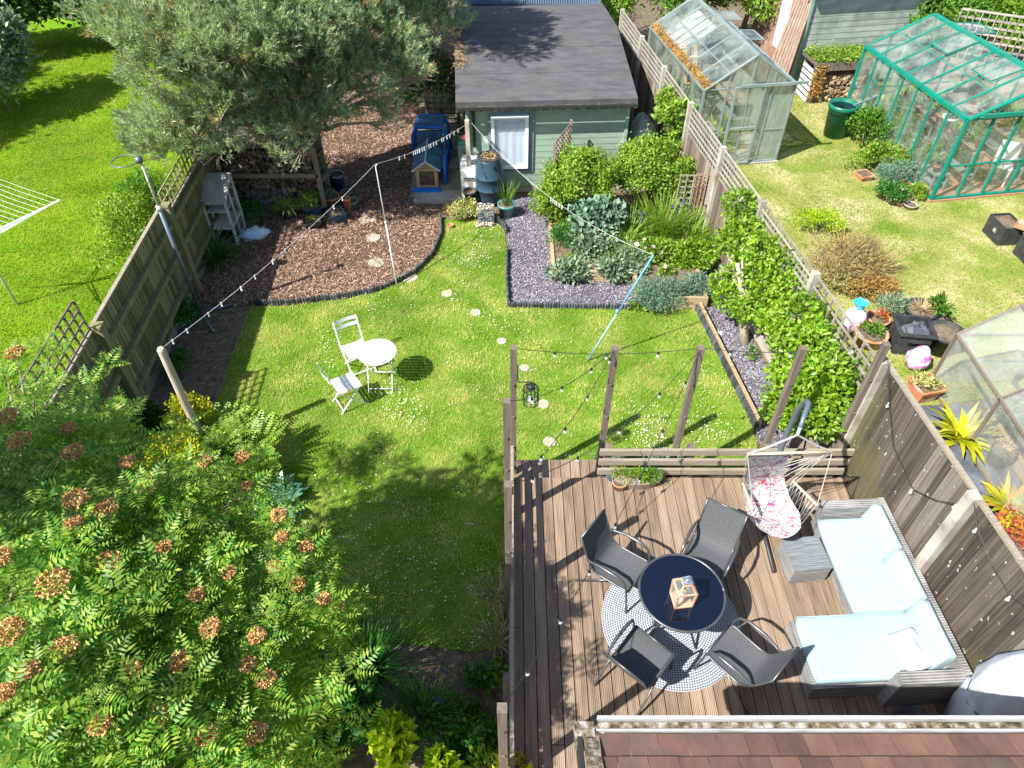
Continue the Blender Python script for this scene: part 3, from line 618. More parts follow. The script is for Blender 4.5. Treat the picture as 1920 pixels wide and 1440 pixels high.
def patio_chair(loc, a, lab):
    t = thing('patio_chair', lab, 'chair', (*loc, DZ+.014), a, CH)     # seat faces +y
    prof = [(.26, .43), (.22, .435), (.1, .42), (-.1, .4), (-.2, .41), (-.25, .46), (-.3, .56), (-.36, .72), (-.43, .92)]
    part('sling', tsling('sling', prof, .47, 'sling'), 'sling', t, True)
    m = MB()
    for s in (-1, 1): m.tube([(s*.245, y, z) for y, z in prof], .012, 7)
    m.tube([(-.245, -.43, .92), (.245, -.43, .92)], .013, 7); m.tube([(-.245, .26, .43), (.245, .26, .43)], .012, 7); part('seat_frame', m, 'grey_metal', t, True)
    for s in (-1, 1):
        m = MB(); m.tube([(s*.26, .3, 0), (s*.26, .27, .25), (s*.27, .24, .5), (s*.275, .2, .61), (s*.28, .1, .655), (s*.28, -.1, .65), (s*.27, -.26, .6), (s*.25, -.32, .6)], [.013, .013, .013, .016, .02, .02, .016, .013], 8); part('armrest', m, 'grey_metal', t, True)
        m = MB(); m.tube([(s*.25, -.02, .41), (s*.27, -.25, .2), (s*.27, -.42, 0)], .013, 7); part('leg', m, 'grey_metal', t, True)
    return t
c0 = patio_chair((1.29, 4.47), R(-37.7-90), 'black sling chair at the upper left of the round table, back to the planter')
for loc, a, lab in (((2.36, 4.60), R(-121-90), 'black sling chair between table and floral hammock seat'),
                    ((1.40, 3.35), R(48.5-90), 'black sling chair nearest the bottom left, half on the braided rug, near the tiled roof'),
                    ((2.46, 3.37), R(134-90), 'black sling chair whose back touches the chaise end of the sofa')):
    dup(c0, (*loc, DZ+.014), a, lab)
t = thing('table_lantern', 'wooden framed glass lantern with steel top on the dark patio table', 'lantern', (1.87, 3.87, DZ+.014+.717), .12); t.scale = (.88, .88, .92)
m = MB()
for sx_, sy in ((-1, -1), (1, -1), (1, 1), (-1, 1)):
    m.bar((sx_*.105, sy*.105, 0), (sx_*.115, sy*.115, .3), .022); m.bar((sx_*.115, sy*.115, .3), (sx_*.05, sy*.05, .42), .02)
for s in (-1, 1):
    for z, q in ((.012, .105), (.3, .115), (.42, .05)):
        m.bar((-q, s*q, z), (q, s*q, z), .022); m.bar((s*q, -q, z), (s*q, q, z), .022)
part('frame', m, 'copper', t); m = MB(); m.box((0, 0, .006), (.2, .2, .012)); part('base', m, 'copper', t)
m = MB(); m.box((0, 0, .44), (.11, .11, .03)); m.lathe([(.04, .455), (.03, .48), (.01, .49)]); m.tube([(-.04, 0, .47), (-.035, 0, .53), (0, 0, .555), (.035, 0, .53), (.04, 0, .47)], .005, 6); part('metal_top', m, 'steel', t)
for k in range(4):
    a = k*math.pi/2; m = MB(); c, s = math.cos(a), math.sin(a); q = lambda x, y, z: (x*c-y*s, x*s+y*c, z)
    m.quad(q(-.1, -.107, .03), q(.1, -.107, .03), q(.108, -.113, .29), q(-.108, -.113, .29)); m.quad(q(-.108, -.112, .31), q(.108, -.112, .31), q(.05, -.055, .41), q(-.05, -.055, .41)); part('pane', m, 'glass_clear', t)
m = MB(); m.lathe([(.035, .012), (.035, .14)]); part('candle', m, 'white', t)

# ================= SOFA =================
m, nt, b = newmat('woven_grey_rattan'); tc = nt.nodes.new('ShaderNodeTexCoord'); sx = nt.nodes.new('ShaderNodeSeparateXYZ'); nt.links.new(tc.outputs['Object'], sx.inputs[0])
wz = mathn(nt, 'SINE', mathn(nt, 'MULTIPLY', mathn(nt, 'ADD', sx.outputs[2], mathn(nt, 'MULTIPLY', sx.outputs[1], 1.)), 2*math.pi/.03))
wx = mathn(nt, 'SINE', mathn(nt, 'MULTIPLY', mathn(nt, 'ADD', sx.outputs[0], sx.outputs[1]), 2*math.pi/.022))
f = mathn(nt, 'ADD', mathn(nt, 'MULTIPLY', wz, .16), mathn(nt, 'ADD', mathn(nt, 'MULTIPLY', wx, .08), noise(nt, 3., 6, (1, 1, 7))))
nt.links.new(ramp(nt, f, [(.09, .09, .092), (.22, .217, .212), (.38, .37, .355)], [.25, .5, .78]), b.inputs['Base Color']); b.inputs['Roughness'].default_value = .6; bumpn(nt, b, wz, .5, .006); M['rattan'] = m
t = thing('corner_sofa', 'L-shaped grey rattan sofa with pale blue cushions along the privacy fence', 'sofa', (4.74, 4.2, DZ), .045); S = t
m = MB(); m.box((-.37, .27, .15), (.78, 1.7, .27)); m.box((-.78, -.67, .15), (1.55, .78, .27)); part('base', m, 'rattan', t)
m = MB(); m.box((-.035, .0, .32), (.075, 2.26, .62)); part('backrest', m, 'rattan', t)
m = MB(); m.box((-.41, 1.07, .31), (.74, .12, .6)); part('armrest', m, 'rattan', t)
m = MB(); m.box((-.385, -1.115, .31), (.76, .13, .6)); part('armrest', m, 'rattan', t)
def soft(mb, c, d, rz=0, rx=0, ry=0, r=.03, puff=.02):
    """cushion: rounded box with a slightly domed top"""
    m = Matrix.Rotation(rz, 3, 'Z') @ Matrix.Rotation(ry, 3, 'Y') @ Matrix.Rotation(rx, 3, 'X'); nx = ny = 10; vs = []; fs = []
    for lay, (ins, zz) in enumerate([(r, -1), (0, -.6), (0, .6), (r*.6, .93), (r*2, 1)]):
        for k in range(40):
            s, q = divmod(k, 10); q = q/10*2-1; x, y = [(q, -1), (1, q), (-q, 1), (-1, -q)][s]
            X = x*(d[0]/2-ins); Y = y*(d[1]/2-ins); cr = 1-.03*(abs(x*y)**6); vs.append(Vector(c)+m @ Vector((X*cr, Y*cr, zz*d[2]/2)))
    for l in range(4): fs += [(l*40+k, l*40+(k+1) % 40, (l+1)*40+(k+1) % 40, (l+1)*40+k) for k in range(40)]
    top = len(vs)
    for ring in (.66, .33):
        for k in range(40):
            p = vs[160+k]-Vector(c); p = m.inverted() @ p; vs.append(Vector(c)+m @ Vector((p.x*ring, p.y*ring, d[2]/2+puff*(1-ring))))
    for l, (a, b_) in enumerate(((160, 200), (200, 240))): fs += [(a+k, a+(k+1) % 40, b_+(k+1) % 40, b_+k) for k in range(40)]
    fs.append(tuple(240+k for k in range(40))); fs.append(tuple(range(39, -1, -1)))
    return mb.add(vs, fs)
m = MB(); soft(m, (-.46, .36, .345), (.74, 1.27, .12)); part('seat_cushion', m, 'cushion', t, True)
m = MB(); soft(m, (-.81, -.66, .345), (1.47, .74, .12)); part('seat_cushion', m, 'cushion', t, True)
for y, L in ((.68, .64), (.035, .645), (-.625, .67)):
    m = MB(); soft(m, (-.185, y, .52), (.13, L, .37), ry=.22, r=.02, puff=.015); part('back_cushion', m, 'cushion', t, True)
m = MB(); soft(m, (4.74-.37-.02, 3.42, DZ+.455), (.42, .44, .1), rz=.35, ry=.16, r=.06, puff=.05); m.shift((4.35, 3.42, DZ+.4)); solo('scatter_pillow', m, 'pillow', 'square white pillow lying on the chaise corner of the sofa', 'pillow', (4.35, 3.42, DZ+.4), smooth=True)
for sc in [o for o in S.children if o.name.startswith('seat_cushion')]:
    x0, x1, y0, y1 = (-.82, -.1, -.26, .98) if len(sc.name) < 13 else (-1.53, -.09, -1.02, -.3)
    m = MB(); m.tube([(x0, y0, .4), (x1, y0, .4), (x1, y1, .4), (x0, y1, .4), (x0, y0, .4)], .006, 5); part('piping', m, 'cushion', sc)
t = thing('ottoman_table', 'small square grey rattan table beside the sofa seat', 'coffee table', (3.63, 4.71, DZ), .092)
m = MB(); m.box((0, 0, .16), (.46, .44, .3)); part('woven_base', m, 'rattan', t); m = MB(); m.box((0, 0, .319), (.475, .455, .016)); part('woven_top', m, 'rattan_flat', t)
m = MB()
for k in range(11): m.box((0, -.2+.04*k, .329), (.45, .033, .006))
part('woven_strips', m, 'rattan_flat', t)

# ================= HAMMOCK CHAIR =================
t = thing('hammock_stand', 'dark steel stand with curved pole behind the floral hammock chair', 'stand', (3.45, 5.75, DZ))
def loc_(p, o): return (p[0]-o[0], p[1]-o[1], p[2]-o[2])
o_ = (3.45, 5.75, DZ)
m = MB(); m.tube([loc_(p, o_) for p in [(3.45, 5.75, DZ+.03), (3.46, 5.85, 1.0), (3.45, 5.86, 1.7), (3.42, 5.78, 2.2), (3.38, 5.62, 2.5), (3.3, 5.42, 2.66), (3.2, 5.25, 2.66), (3.14, 5.13, 2.58)]], [.035]*5+[.03, .028, .025], 10); part('curved_pole', m, 'galv', t, True)
for a in ([(3.45, 5.75), (3.2, 5.46), (3.03, 5.55)], [(3.43, 5.72), (3.3, 5.3), (3.28, 4.62)], [(3.5, 5.75), (3.8, 5.6), (4.12, 5.5)], [(3.45, 5.8), (3.5, 6.04)]):
    m = MB(); m.tube([(x-o_[0], y-o_[1], .03) for x, y in a], .028, 8); part('foot_bar', m, 'black_metal', t, True)
HP = Vector((3.13, 5.11, 2.5)); t = thing('hammock_chair', 'hanging hammock chair of white fabric with red and purple flowers', 'hammock chair', tuple(HP))
bL, bR = Vector((2.69, 5.17, 2.1)), Vector((3.67, 5.2, 2.1)); rel = lambda p: Vector(p)-HP
m = MB(); m.tube([rel(bL), rel(bR)], .016, 8); part('spreader_bar', m, 'wood_pale', t, True)
aL = [Vector((2.9, 5.42, 1.22)), Vector((2.93, 5.0, 1.2))]; aR = [Vector((3.53, 5.46, 1.22)), Vector((3.74, 5.1, 1.2))]
for a in (aL, aR): m = MB(); m.tube([rel(a[0]), rel(a[1])], .016, 8); part('armrest', m, 'wood_pale', t, True)
Vs = []; Fs = []; NX, NY = 14, 26
def fab(s, q):
    tl, tr = Vector((2.72, 5.18, 2.06)), Vector((3.2, 5.19, 2.06))
    keyL = [tl, Vector((2.82, 5.3, 1.7)), Vector((2.9, 5.38, 1.3)), Vector((2.93, 5.3, 1.02)), Vector((2.95, 5.08, .96)), Vector((3.02, 4.86, 1.04))]
    keyR = [tr, Vector((3.27, 5.34, 1.7)), Vector((3.4, 5.45, 1.3)), Vector((3.52, 5.35, 1.02)), Vector((3.6, 5.12, .98)), Vector((3.52, 4.88, 1.05))]
    f = q*5; i = min(int(f), 4); f -= i; f2 = f*f*(3-2*f)*.4+f*.6
    a = keyL[i].lerp(keyL[i+1], f2); b_ = keyR[i].lerp(keyR[i+1], f2); sag = .12*math.sin(math.pi*q)*(1-(2*s-1)**2); p = a.lerp(b_, s)
    front = .14*max(0, q-.75)*4*(1-(2*s-1)**2)
    return p+Vector((0, sag*.5-front, -sag*.8))
for i in range(NY+1):
    for j in range(NX+1): Vs.append(rel(fab(j/NX, i/NY)))
for i in range(NY):
    for j in range(NX): a = i*(NX+1)+j; Fs.append((a, a+1, a+NX+2, a+NX+1))
m = MB(); m.add(Vs, Fs); m.add([p+Vector((0, .012, -.012)) for p in Vs], [f[::-1] for f in Fs])
mm, nt, b = newmat('floral_cotton'); col = (.52, .51, .51)
for i, (c, sc, th, wid) in enumerate([((.16, .2, .18), 14, .565, .02), ((.25, .03, .16), 9, .565, .03), ((.5, .02, .04), 11, .58, .025), ((.12, .02, .1), 24, .58, .02), ((.42, .08, .14), 19, .6, .02), ((.08, .12, .1), 34, .575, .02)]):
    f = noise(nt, sc, 5, (1, 1.3+.2*i, 1+.1*i), rough=.75); f = ramp(nt, f, [(0, 0, 0), (1, 1, 1)], [th, th+wid]); col = mixc(nt, f, col, c)
nt.links.new(col, b.inputs['Base Color']); b.inputs['Roughness'].default_value = .9; M['floral'] = mm
part('fabric_seat', m, 'floral', t, True)
m = MB()
for a, b_ in ((HP, bL), (HP, bR)): m.tube([rel(a), rel(a.lerp(b_, .5))+Vector((0, 0, -.02)), rel(b_)], .011, 6)
m.tube([rel(HP), rel(HP)+Vector((.01, .02, .1))], .02, 6)
for a, bb in ((bL, aL), (bR, aR)):
    for q in bb: m.tube([rel(a), rel(q)], .006, 5)
for k in range(6): m.tube([rel(bR)-Vector((.012*k, 0, 0)), rel(fab(1, .18+.07*k))], .004, 4)
for k in range(9):
    q = aR[0].lerp(aR[1], k/8); m.tube([rel(q), rel(fab(1, .55+.05*k)), rel(aR[0].lerp(aR[1], min(1, (k+1)/8)))], .004, 4); q = aL[0].lerp(aL[1], k/8); m.tube([rel(q), rel(fab(0, .55+.05*k))], .004, 4)
part('rope', m, 'rope', t)

# ================= BISTRO SET =================
t = thing('bistro_table', 'small round white slatted metal table on the lawn', 'table', (-2.17, 8.43, 0))
m = MB(); r = .305
for k in range(9):
    y = -r+.034+(k*(2*r-.068)/8); hw = math.sqrt(max(0, (r-.008)**2-y*y)); m.box((0, y, .7), (2*hw, .058, .008))
part('slatted_top', m, 'white_metal', t); m = MB(); m.tube([(math.cos(k*math.pi/24)*r, math.sin(k*math.pi/24)*r, .698) for k in range(49)], .009, 6); part('rim', m, 'white_metal', t, True)
for s in (-1, 1):
    m = MB(); m.tube([(-.2, s*.2, .69), (-.2, -s*.24, 0), (.2, -s*.24, 0), (.2, s*.2, .69)], .009, 6); m.tube([(-.2, -s*.2, .06), (.2, -s*.2, .06)], .007, 5); part('folding_leg', m, 'white_metal', t, True)
def bistro(loc, a, lab):
    t = thing('bistro_chair', lab, 'folding chair', (*loc, 0), a, 'white folding chairs on the lawn')
    m = MB()
    for k in range(6):
        y = -.17+k*.066; n = 8; vs = []; 
        for i in range(n+1):
            x = -.19+.38*i/n; z = .45-.018*(1-(x/.19)**2)
            vs += [(x, y-.025, z), (x, y+.025, z)]
        m.add(vs, [(2*i, 2*i+1, 2*i+3, 2*i+2) for i in range(n)]); m.add([(x, y_, z-.006) for x, y_, z in vs], [(2*i+2, 2*i+3, 2*i+1, 2*i) for i in range(n)])
    part('seat', m, 'white_metal', t); m = MB()
    for z, y in ((.84, -.31), (.74, -.28)):
        n = 8; vs = []
        for i in range(n+1): x = -.2+.4*i/n; c = -.025*(1-(x/.2)**2); vs += [(x, y+c, z-.03), (x, y+c-.008, z+.03)]
        m.add(vs, [(2*i, 2*i+1, 2*i+3, 2*i+2) for i in range(n)]); m.add([(x, y_-.006, z_) for x, y_, z_ in vs], [(2*i+2, 2*i+3, 2*i+1, 2*i) for i in range(n)])
    part('backrest', m, 'white_metal', t)
    for s in (-1, 1):
        m = MB(); m.bar((s*.2, -.32, .88), (s*.2, -.2, .46), .022, .01); m.bar((s*.2, -.2, .46), (s*.2, .24, 0), .022, .01); part('leg', m, 'white_metal', t)
        m = MB(); m.bar((s*.175, .16, .44), (s*.175, -.24, 0), .022, .01); part('leg', m, 'white_metal', t)
    m = MB(); m.tube([(-.2, .17, .07), (.2, .17, .07)], .007, 5); m.tube([(-.175, -.19, .06), (.175, -.19, .06)], .007, 5); part('stretcher', m, 'white_metal', t)
    return t
b0 = bistro((-2.6, 8.78), R(-58-90), 'white folding garden chair behind the bistro table, back towards the bark bed')
dup(b0, (-2.63, 7.98, 0), R(33-90), 'white folding garden chair in front of the bistro table, seen from its side')

# ================= STEPPING STONES, EDGING =================
for u, v, r, lab in ((705, 494, .16, 'round pale stepping stone alone on the bark chips'), (767, 521, .16, 'round stepping stone at the foot of the clothes prop, on the bark edge'), (838, 552, .11, 'stepping stone in the lawn nearest the bark bed edge'), (892, 587, .1, 'stepping stone second along the lawn from the clothes prop'), (941, 641, .09, 'stepping stone in the lawn just left of the lantern post top'), (1018, 759, .1, 'stepping stone in the lawn beyond the deck, between two light strings'), (1030, 830, .1, 'stepping stone in the lawn closest to the deck step'), (983, 691, .09, 'stepping stone half hidden behind the hanging lantern'), (688, 412, .17, 'mossy stepping stone on the bark farthest from the lawn'), (699, 447, .15, 'bark-covered stepping stone in the middle of the bark bed')):
    m = MB(); rd = random.Random(u); n = 18; rs = [r*rd.uniform(.8 if r < .12 else .95, 1.1) for _ in range(n)]
    m.prism([(math.cos(2*math.pi*k/n)*rs[k], math.sin(2*math.pi*k/n)*rs[k]) for k in range(n)], 0, .016); p = P(u, v); solo('stepping_stone', m, 'stone', lab, 'stepping stone', (p[0], p[1], .008), 0, 'stepping stones across the lawn and bark')
def logroll(lab, pts, h=.13, w=.05):
    o = P(*pts[0]); m = MB(); W = [Vector(P(*p)) for p in pts]
    for a, b in zip(W, W[1:]):
        n = max(1, int((b-a).length/w))
        for i in range(n): q = a.lerp(b, (i+.5)/n); hh = h*random.uniform(.85, 1.1); m.lathe([(w*.48, 0), (w*.48, hh-.01), (w*.3, hh)], (q.x-o[0], q.y-o[1], 0), 7)
    solo('log_roll_edging', m, 'edging', lab, 'lawn edging', (o[0], o[1], 0), 0, 'dark log-roll lawn edging')
logroll('dark log-roll edging curving between bark chips and lawn', [(468, 573), (540, 571), (650, 558), (700, 549), (738, 535), (778, 514), (812, 480), (828, 440), (826, 408)])
logroll('dark log-roll edging below the pebble basket and teal pot', [(915, 410), (930, 414), (946, 430), (949, 440)], .16)
logroll('dark log-roll edging on two sides of the slate chippings', [(951, 470), (950, 520), (953, 576), (1070, 578), (1185, 580)], .13)
m = MB(); a, b = Vector(P(1300, 572)), Vector(P(1416, 806)); o = a.copy(); n_ = int((b-a).length/.05)
for i in range(n_): q = a.lerp(b, (i+.5)/n_)-o; m.lathe([(.024, 0), (.024, .14)], q, 6)
t = thing('bed_edging', 'straight timber and dark roll edging between lawn and slate beside the fruit trees', 'edging', tuple(o)); part('log_roll', m, 'edging', t); m = MB(); m.bar((.06, .02, .09), (b.x-o.x+.06, b.y-o.y, .09), .025, .18); part('timber_board', m, 'sleeper', t)
# raised beds
def raised(lab, x0, x1, y0, y1, h, soil=True):
    t = thing('raised_bed', lab, 'raised bed', ((x0+x1)/2, y0, 0)); w, d = x1-x0, y1-y0; W = .06
    for nm, c, s in (('front_board', (0, 0, h/2), (w, W, h)), ('back_board', (0, d, h/2), (w, W, h)), ('side_board', (-w/2+W/2, d/2, h/2-.003), (W, d-W, h-.006)), ('side_board', (w/2-W/2, d/2, h/2-.003), (W, d-W, h-.006))):
        m = MB(); m.box(c, s); part(nm, m, 'sleeper', t)
    m = MB(); m.box((0, d/2, h/2-.02), (w-2*W, d-W, h-.04)); part('soil_fill', m, 'soil', t); return t
raised('sleeper raised bed with kale and the big leafy shrub beside the slate', .78, 2.3, 11.25, 14.0, .25)
raised('sleeper raised bed with blue-green domes and roses near the fruit trees', 2.33, 3.62, 10.4, 13.0, .27)

# ================= WASHING LINES AND POLES =================
t = thing('netball_post', 'grey netball post with rusty upper pole and ring leaning over the old fence', 'netball post', (-5.74, 10.19, 0))
m = MB(); m.tube([(0, 0, .05), (0, 0, 2.27)], .035, 10); part('lower_pole', m, 'galv', t, True); m = MB(); m.tube([(0, 0, 2.25), (0, 0, 3.12)], .02, 8); m.lathe([(.045, 2.22), (.045, 2.3)]); part('upper_pole', m, 'rusty', t, True)
m = MB(); m.tube([(-.2+math.cos(k*math.pi/20)*.2-.04, math.sin(k*math.pi/20)*.2, 3.08) for k in range(41)], .009, 6); m.box((-.02, 0, 3.1), (.08, .08, .09)); part('ring', m, 'galv', t, True)
for p in ((.38, -.5), (.5, .3), (-.32, -.5)): m = MB(); m.tube([(0, 0, .1), (p[0], p[1], .03)], .022, 7); part('foot', m, 'galv', t, True)
LP = Vector((-4.64, 6.95, 2.1)); m = MB(); m.tube([(0, 0, 0), (-.01, 0, 1), (0, .01, 2.08), (0, 0, 2.11)], [.06, .058, .055, .04], 12); solo('line_post', m, 'trunk_pale', 'short round wooden post holding the near end of the pegged washing line', 'post', (LP.x, LP.y, 0))
PT = Vector((-2.42, 11.63, 2.27)); m = MB(); m.tube([(0, 0, 0), tuple((PT-Vector((-2.22, 11.03, 0)))*.55)], .014, 7); t = thing('clothes_prop', 'silver-white clothes prop standing at the bark edge under the pegged line', 'clothes prop', (-2.22, 11.03, 0)); part('lower_tube', m, 'silver_pole', t, True)
m = MB(); v_ = PT-Vector((-2.22, 11.03, 0)); m.tube([tuple(v_*.53), tuple(v_*.985), tuple(v_*.985+Vector((.03, 0, .04)))], .01, 7); m.lathe([(.02, 0), (.02, .05)], tuple(v_*.54)); part('upper_tube', m, 'silver_pole', t, True)
SP = Vector((-.86, 14.25, 1.84)); BP = Vector((2.17, 9.1, 2.1)); b0_ = Vector((1.3, 8.96, 0)); v_ = BP-b0_
t = thing('clothes_prop', 'light blue clothes prop slanting over the lawn beyond the deck', 'clothes prop', tuple(b0_)); m = MB(); m.tube([(0, 0, 0), tuple(v_*.5)], .014, 7); part('lower_tube', m, 'pale_pole', t, True); m = MB(); m.tube([tuple(v_*.48), tuple(v_)], .013, 7); m.lathe([(.022, 0), (.022, .07)], tuple(v_*.48)); part('upper_tube', m, 'blue_pole', t, True)
m = MB(); m.box((0, 0, .92), (.09, .09, 1.84)); solo('line_post', m, 'trunk_pale', 'weathered cream post at the shed corner holding both washing lines', 'post', (-.93, 14.2, .06))
def wline(lab, segs):
    o = segs[0][0]; m = MB(); allp = []
    for a, b, s in segs: pts = cable_pts(a, b, s, 16); allp.append(pts); m.tube([p-o for p in pts], .0038, 5)
    solo('washing_line', m, 'rope', lab, 'washing line', tuple(o)); return allp
L1 = wline('long pegged washing line from the round wooden post over the silver prop to the shed', [(LP, PT, .12), (PT, SP, .1)]); L2 = wline('washing line from the shed corner across the planting to the blue prop', [(SP, BP, .35)])
pg = MB(); pg.box((0, -.006, -.025), (.012, .008, .075)); pg.box((0, .006, -.025), (.012, .008, .075)); pgm = pg.mesh('peg', M['white_old']); pgp = MB(); pgp.v = pg.v; pgp.f = pg.f; pgm2 = pgp.mesh('peg', M['bag_pink'])
def pegs(pts, ts, g, lab):
    for t_ in ts:
        f = t_*16; i = min(int(f), 15); p = pts[i].lerp(pts[i+1], f-i)
        tag(link('clothes_peg', pgm2 if random.random() < .15 else pgm, None, (p.x, p.y, p.z), random.uniform(0, 3)), lab, 'clothes peg', g)
g1 = 'pegs on the near stretch of washing line'; pegs(L1[0], [.04, .09, .17, .22, .3, .36, .44, .5, .62, .75, .8], g1, 'pale clothes peg on the line left of the silver prop')
pegs(L1[1], [.22, .27, .36, .38, .40, .42, .45, .47, .52, .54, .57, .6, .66, .68, .72, .75, .8, .85], 'pegs bunched on the far stretch of washing line', 'pale clothes peg on the line between silver prop and shed')
pegs(L2[0], [.1, .105, .11, .116, .12], 'pegs bunched in front of the shed window', 'clothes peg in the small bunch beside the shed window'); pegs(L2[0], [.52, .53, .54, .55, .565, .58], 'pegs bunched above the kale', 'clothes peg in the bunch above the blue-green kale')
# rotary airer next door
t = thing('rotary_airer', 'white rotary clothes airer with fine lines on the left neighbour lawn', 'clothes airer', (-9.3, 10.5, 0)); m = MB(); m.tube([(0, 0, 0), (0, 0, 1.95)], .022, 8); part('pole', m, 'white_old', t, True)
an0 = math.atan2(.46, 1.46); tips = [(math.cos(an0+k*math.pi/2)*1.53, math.sin(an0+k*math.pi/2)*1.53, 1.95) for k in range(4)]
for q in tips: m = MB(); m.bar((0, 0, 1.35), (q[0]*.5, q[1]*.5, 1.66), .018); m.bar((0, 0, 1.45), q, .02); part('arm', m, 'white_metal', t)
m = MB()
for j in range(11):
    f = .25+.075*j
    for k in range(4): a, b = tips[k], tips[(k+1) % 4]; z = 1.45+.5*f; m.tube([(a[0]*f, a[1]*f, z), ((a[0]+b[0])/2*f, (a[1]+b[1])/2*f, z-.02), (b[0]*f, b[1]*f, z)], .0022, 4)
part('lines', m, 'white_metal', t)
# ================= GARDEN SHED =================
SA = .055; t = thing('garden_shed', 'sage green garden shed with dark felt roof and white framed window', 'shed', (-.95, 14.58, 0), SA)   # local x along the front
Ws, Ds, Hs = 3.42, 4.7, 2.15
def clad(mb, x0, x1, y, z0, z1, step=.14, normal=-1, axis='x'):
    n = int((z1-z0)/step)
    for i in range(n+1):
        za = z0+i*step; zb = min(z1, za+step)
        if zb <= za: continue
        if axis == 'x': mb.add([(x0, y+normal*.006, za), (x1, y+normal*.006, za), (x1, y, zb), (x0, y, zb)], [(0, 1, 2, 3)])
        else: mb.add([(y+normal*.006, x0, za), (y+normal*.006, x1, za), (y, x1, zb), (y, x0, zb)], [(0, 1, 2, 3)])
m = MB(); m.box((Ws/2, Ds/2, .12+Hs/2-.02), (Ws-.03, Ds-.03, Hs-.05)); clad(m, 0, Ws, 0, .14, 2.2); clad(m, 0, Ds, Ws, .14, 2.2, normal=1, axis='y'); clad(m, 0, Ds, 0, .14, 2.2, axis='y'); part('wall', m, 'shed_green', t)
m = MB(); m.box((Ws/2, Ds/2, .06), (Ws+.02, Ds+.02, .12)); part('plinth', m, 'concrete', t)
m = MB()
for x in (0, Ws): m = MB(); m.box((x, -.01, 1.15), (.07, .07, 2.05)); part('corner_trim', m, 'shed_green', t)
m = MB(); pr = [(-.22, 2.2), (2.75, 2.62), (4.95, 2.44)]; x0, x1 = -.22, Ws+.13
for (ya, za), (yb, zb) in zip(pr, pr[1:]): m.add([(x0, ya, za), (x1, ya, za), (x1, yb, zb), (x0, yb, zb), (x0, ya, za-.1), (x1, ya, za-.1), (x1, yb, zb-.1), (x0, yb, zb-.1)], [(0, 1, 2, 3), (7, 6, 5, 4), (0, 4, 5, 1), (1, 5, 6, 2), (2, 6, 7, 3), (3, 7, 4, 0)])
for yj in (.85, 1.9, 3.3): z_ = np.interp(yj, [-.22, 2.75, 4.95], [2.2, 2.62, 2.44]); m.box(((x0+x1)/2, yj, z_+.002), (x1-x0, .03, .01), rx=.14 if yj < 2.7 else -.08)
part('roof', m, 'felt', t)
m = MB(); m.bar((x0, -.25, 2.06), (x1, -.25, 2.06), .03, .1); part('fascia', m, 'moss_debris', t); m = MB(); m.bar((x0, -.29, 2.09), (x1, -.29, 2.09), .07, .05); part('gutter', m, 'cable', t)
m = MB(); m.tube([(.13, -.28, 2.05), (.13, -.1, 1.95), (.13, -.06, 1.85), (.13, -.06, 1.15)], .035, 8); part('downpipe', m, 'cable', t, True)
wx0, wx1, wz0, wz1 = .5, 1.3, .62, 1.83
m = MB(); m.box(((wx0+wx1)/2+.03, -.018, (wz0+wz1)/2+.02), (wx1-wx0+.18, .03, wz1-wz0+.22)); part('window_surround', m, 'frame_blue', t)
m = MB(); cx, cz = (wx0+wx1)/2, (wz0+wz1)/2
for c, d in (((cx, -.06, wz0+.035), (wx1-wx0, .06, .07)), ((cx, -.06, wz1-.035), (wx1-wx0, .06, .07)), ((wx0+.035, -.06, cz), (.07, .06, wz1-wz0-.14)), ((wx1-.035, -.06, cz), (.07, .06, wz1-wz0-.14))): m.box(c, d)
wf = part('window', m, 'white', t); m = MB(); m.quad((wx0+.07, -.075, wz0+.07), (wx1-.07, -.075, wz0+.07), (wx1-.07, -.075, wz1-.07), (wx0+.07, -.075, wz1-.07)); part('pane', m, 'glass_clear', wf)
m = MB(); n = 30
for i in range(n): xa = wx0+.16+(wx1-wx0-.24)*i/n; xb = wx0+.16+(wx1-wx0-.24)*(i+1)/n; ya, yb = (-.045+.004*math.sin(q*.7) for q in (i, i+1)); m.quad((xa, ya, wz0+.09), (xb, yb, wz0+.09), (xb, yb, wz1-.2), (xa, ya, wz1-.2))
part('curtain', m, 'curtain', wf); m = MB(); m.quad((wx0+.05, -.034, wz0+.05), (wx1-.05, -.034, wz0+.05), (wx1-.05, -.034, wz1-.05), (wx0+.05, -.034, wz1-.05)); part('blind', m, 'pane_dark', wf)
# dropped orange pine litter on the roof edge
x = rng.uniform(-.2, .25, 260)*rng.uniform(0, 1, 260); y = rng.uniform(1.0, 2.1, 260); B = np.stack([x-.12, y, 2.245+(y+.22)*.1414-.01+rng.uniform(0, .03, 260)], 1)
me = leafmesh('pine_litter', B, unit(rdir(260)*np.array([1, 1, .3])), rdir(260), .13, .012, 'straw'); o = link('pine_litter', me, None, (-.95, 14.58, 0), SA); tag(o, kind='stuff')
t = thing('lean_to', 'blue-grey corrugated sheet roof behind the garden shed', 'outbuilding', (.2, 19.5, 0)); m = MB(); n = 60
vs = []
for i in range(n*4+1): xx = -1.5+3.6*i/(n*4); z = 2.42+.025*math.sin(i*math.pi/2); vs += [(xx, .2, z), (xx, 3.2, z+.35)]
m.add(vs, [(2*i, 2*i+2, 2*i+3, 2*i+1) for i in range(n*4)]); part('roof', m, 'corrug', t); m = MB(); m.box((.3, 1.7, 1.15), (3.3, 2.6, 2.3)); part('wall', m, 'fence_shade', t)
t = thing('side_gate', 'dark square trellis gate between shed and pine tree', 'gate', (-1.75, 17.6, 0)); m = MB(); trellis(m, (-.35, 0), (.35, 0), .1, 2., .14, .03, .015); part('lattice', m, 'trellis_dark', t); m = MB()
for xx in (-.4, .4): m.box((xx, 0, 1.05), (.08, .08, 2.1))
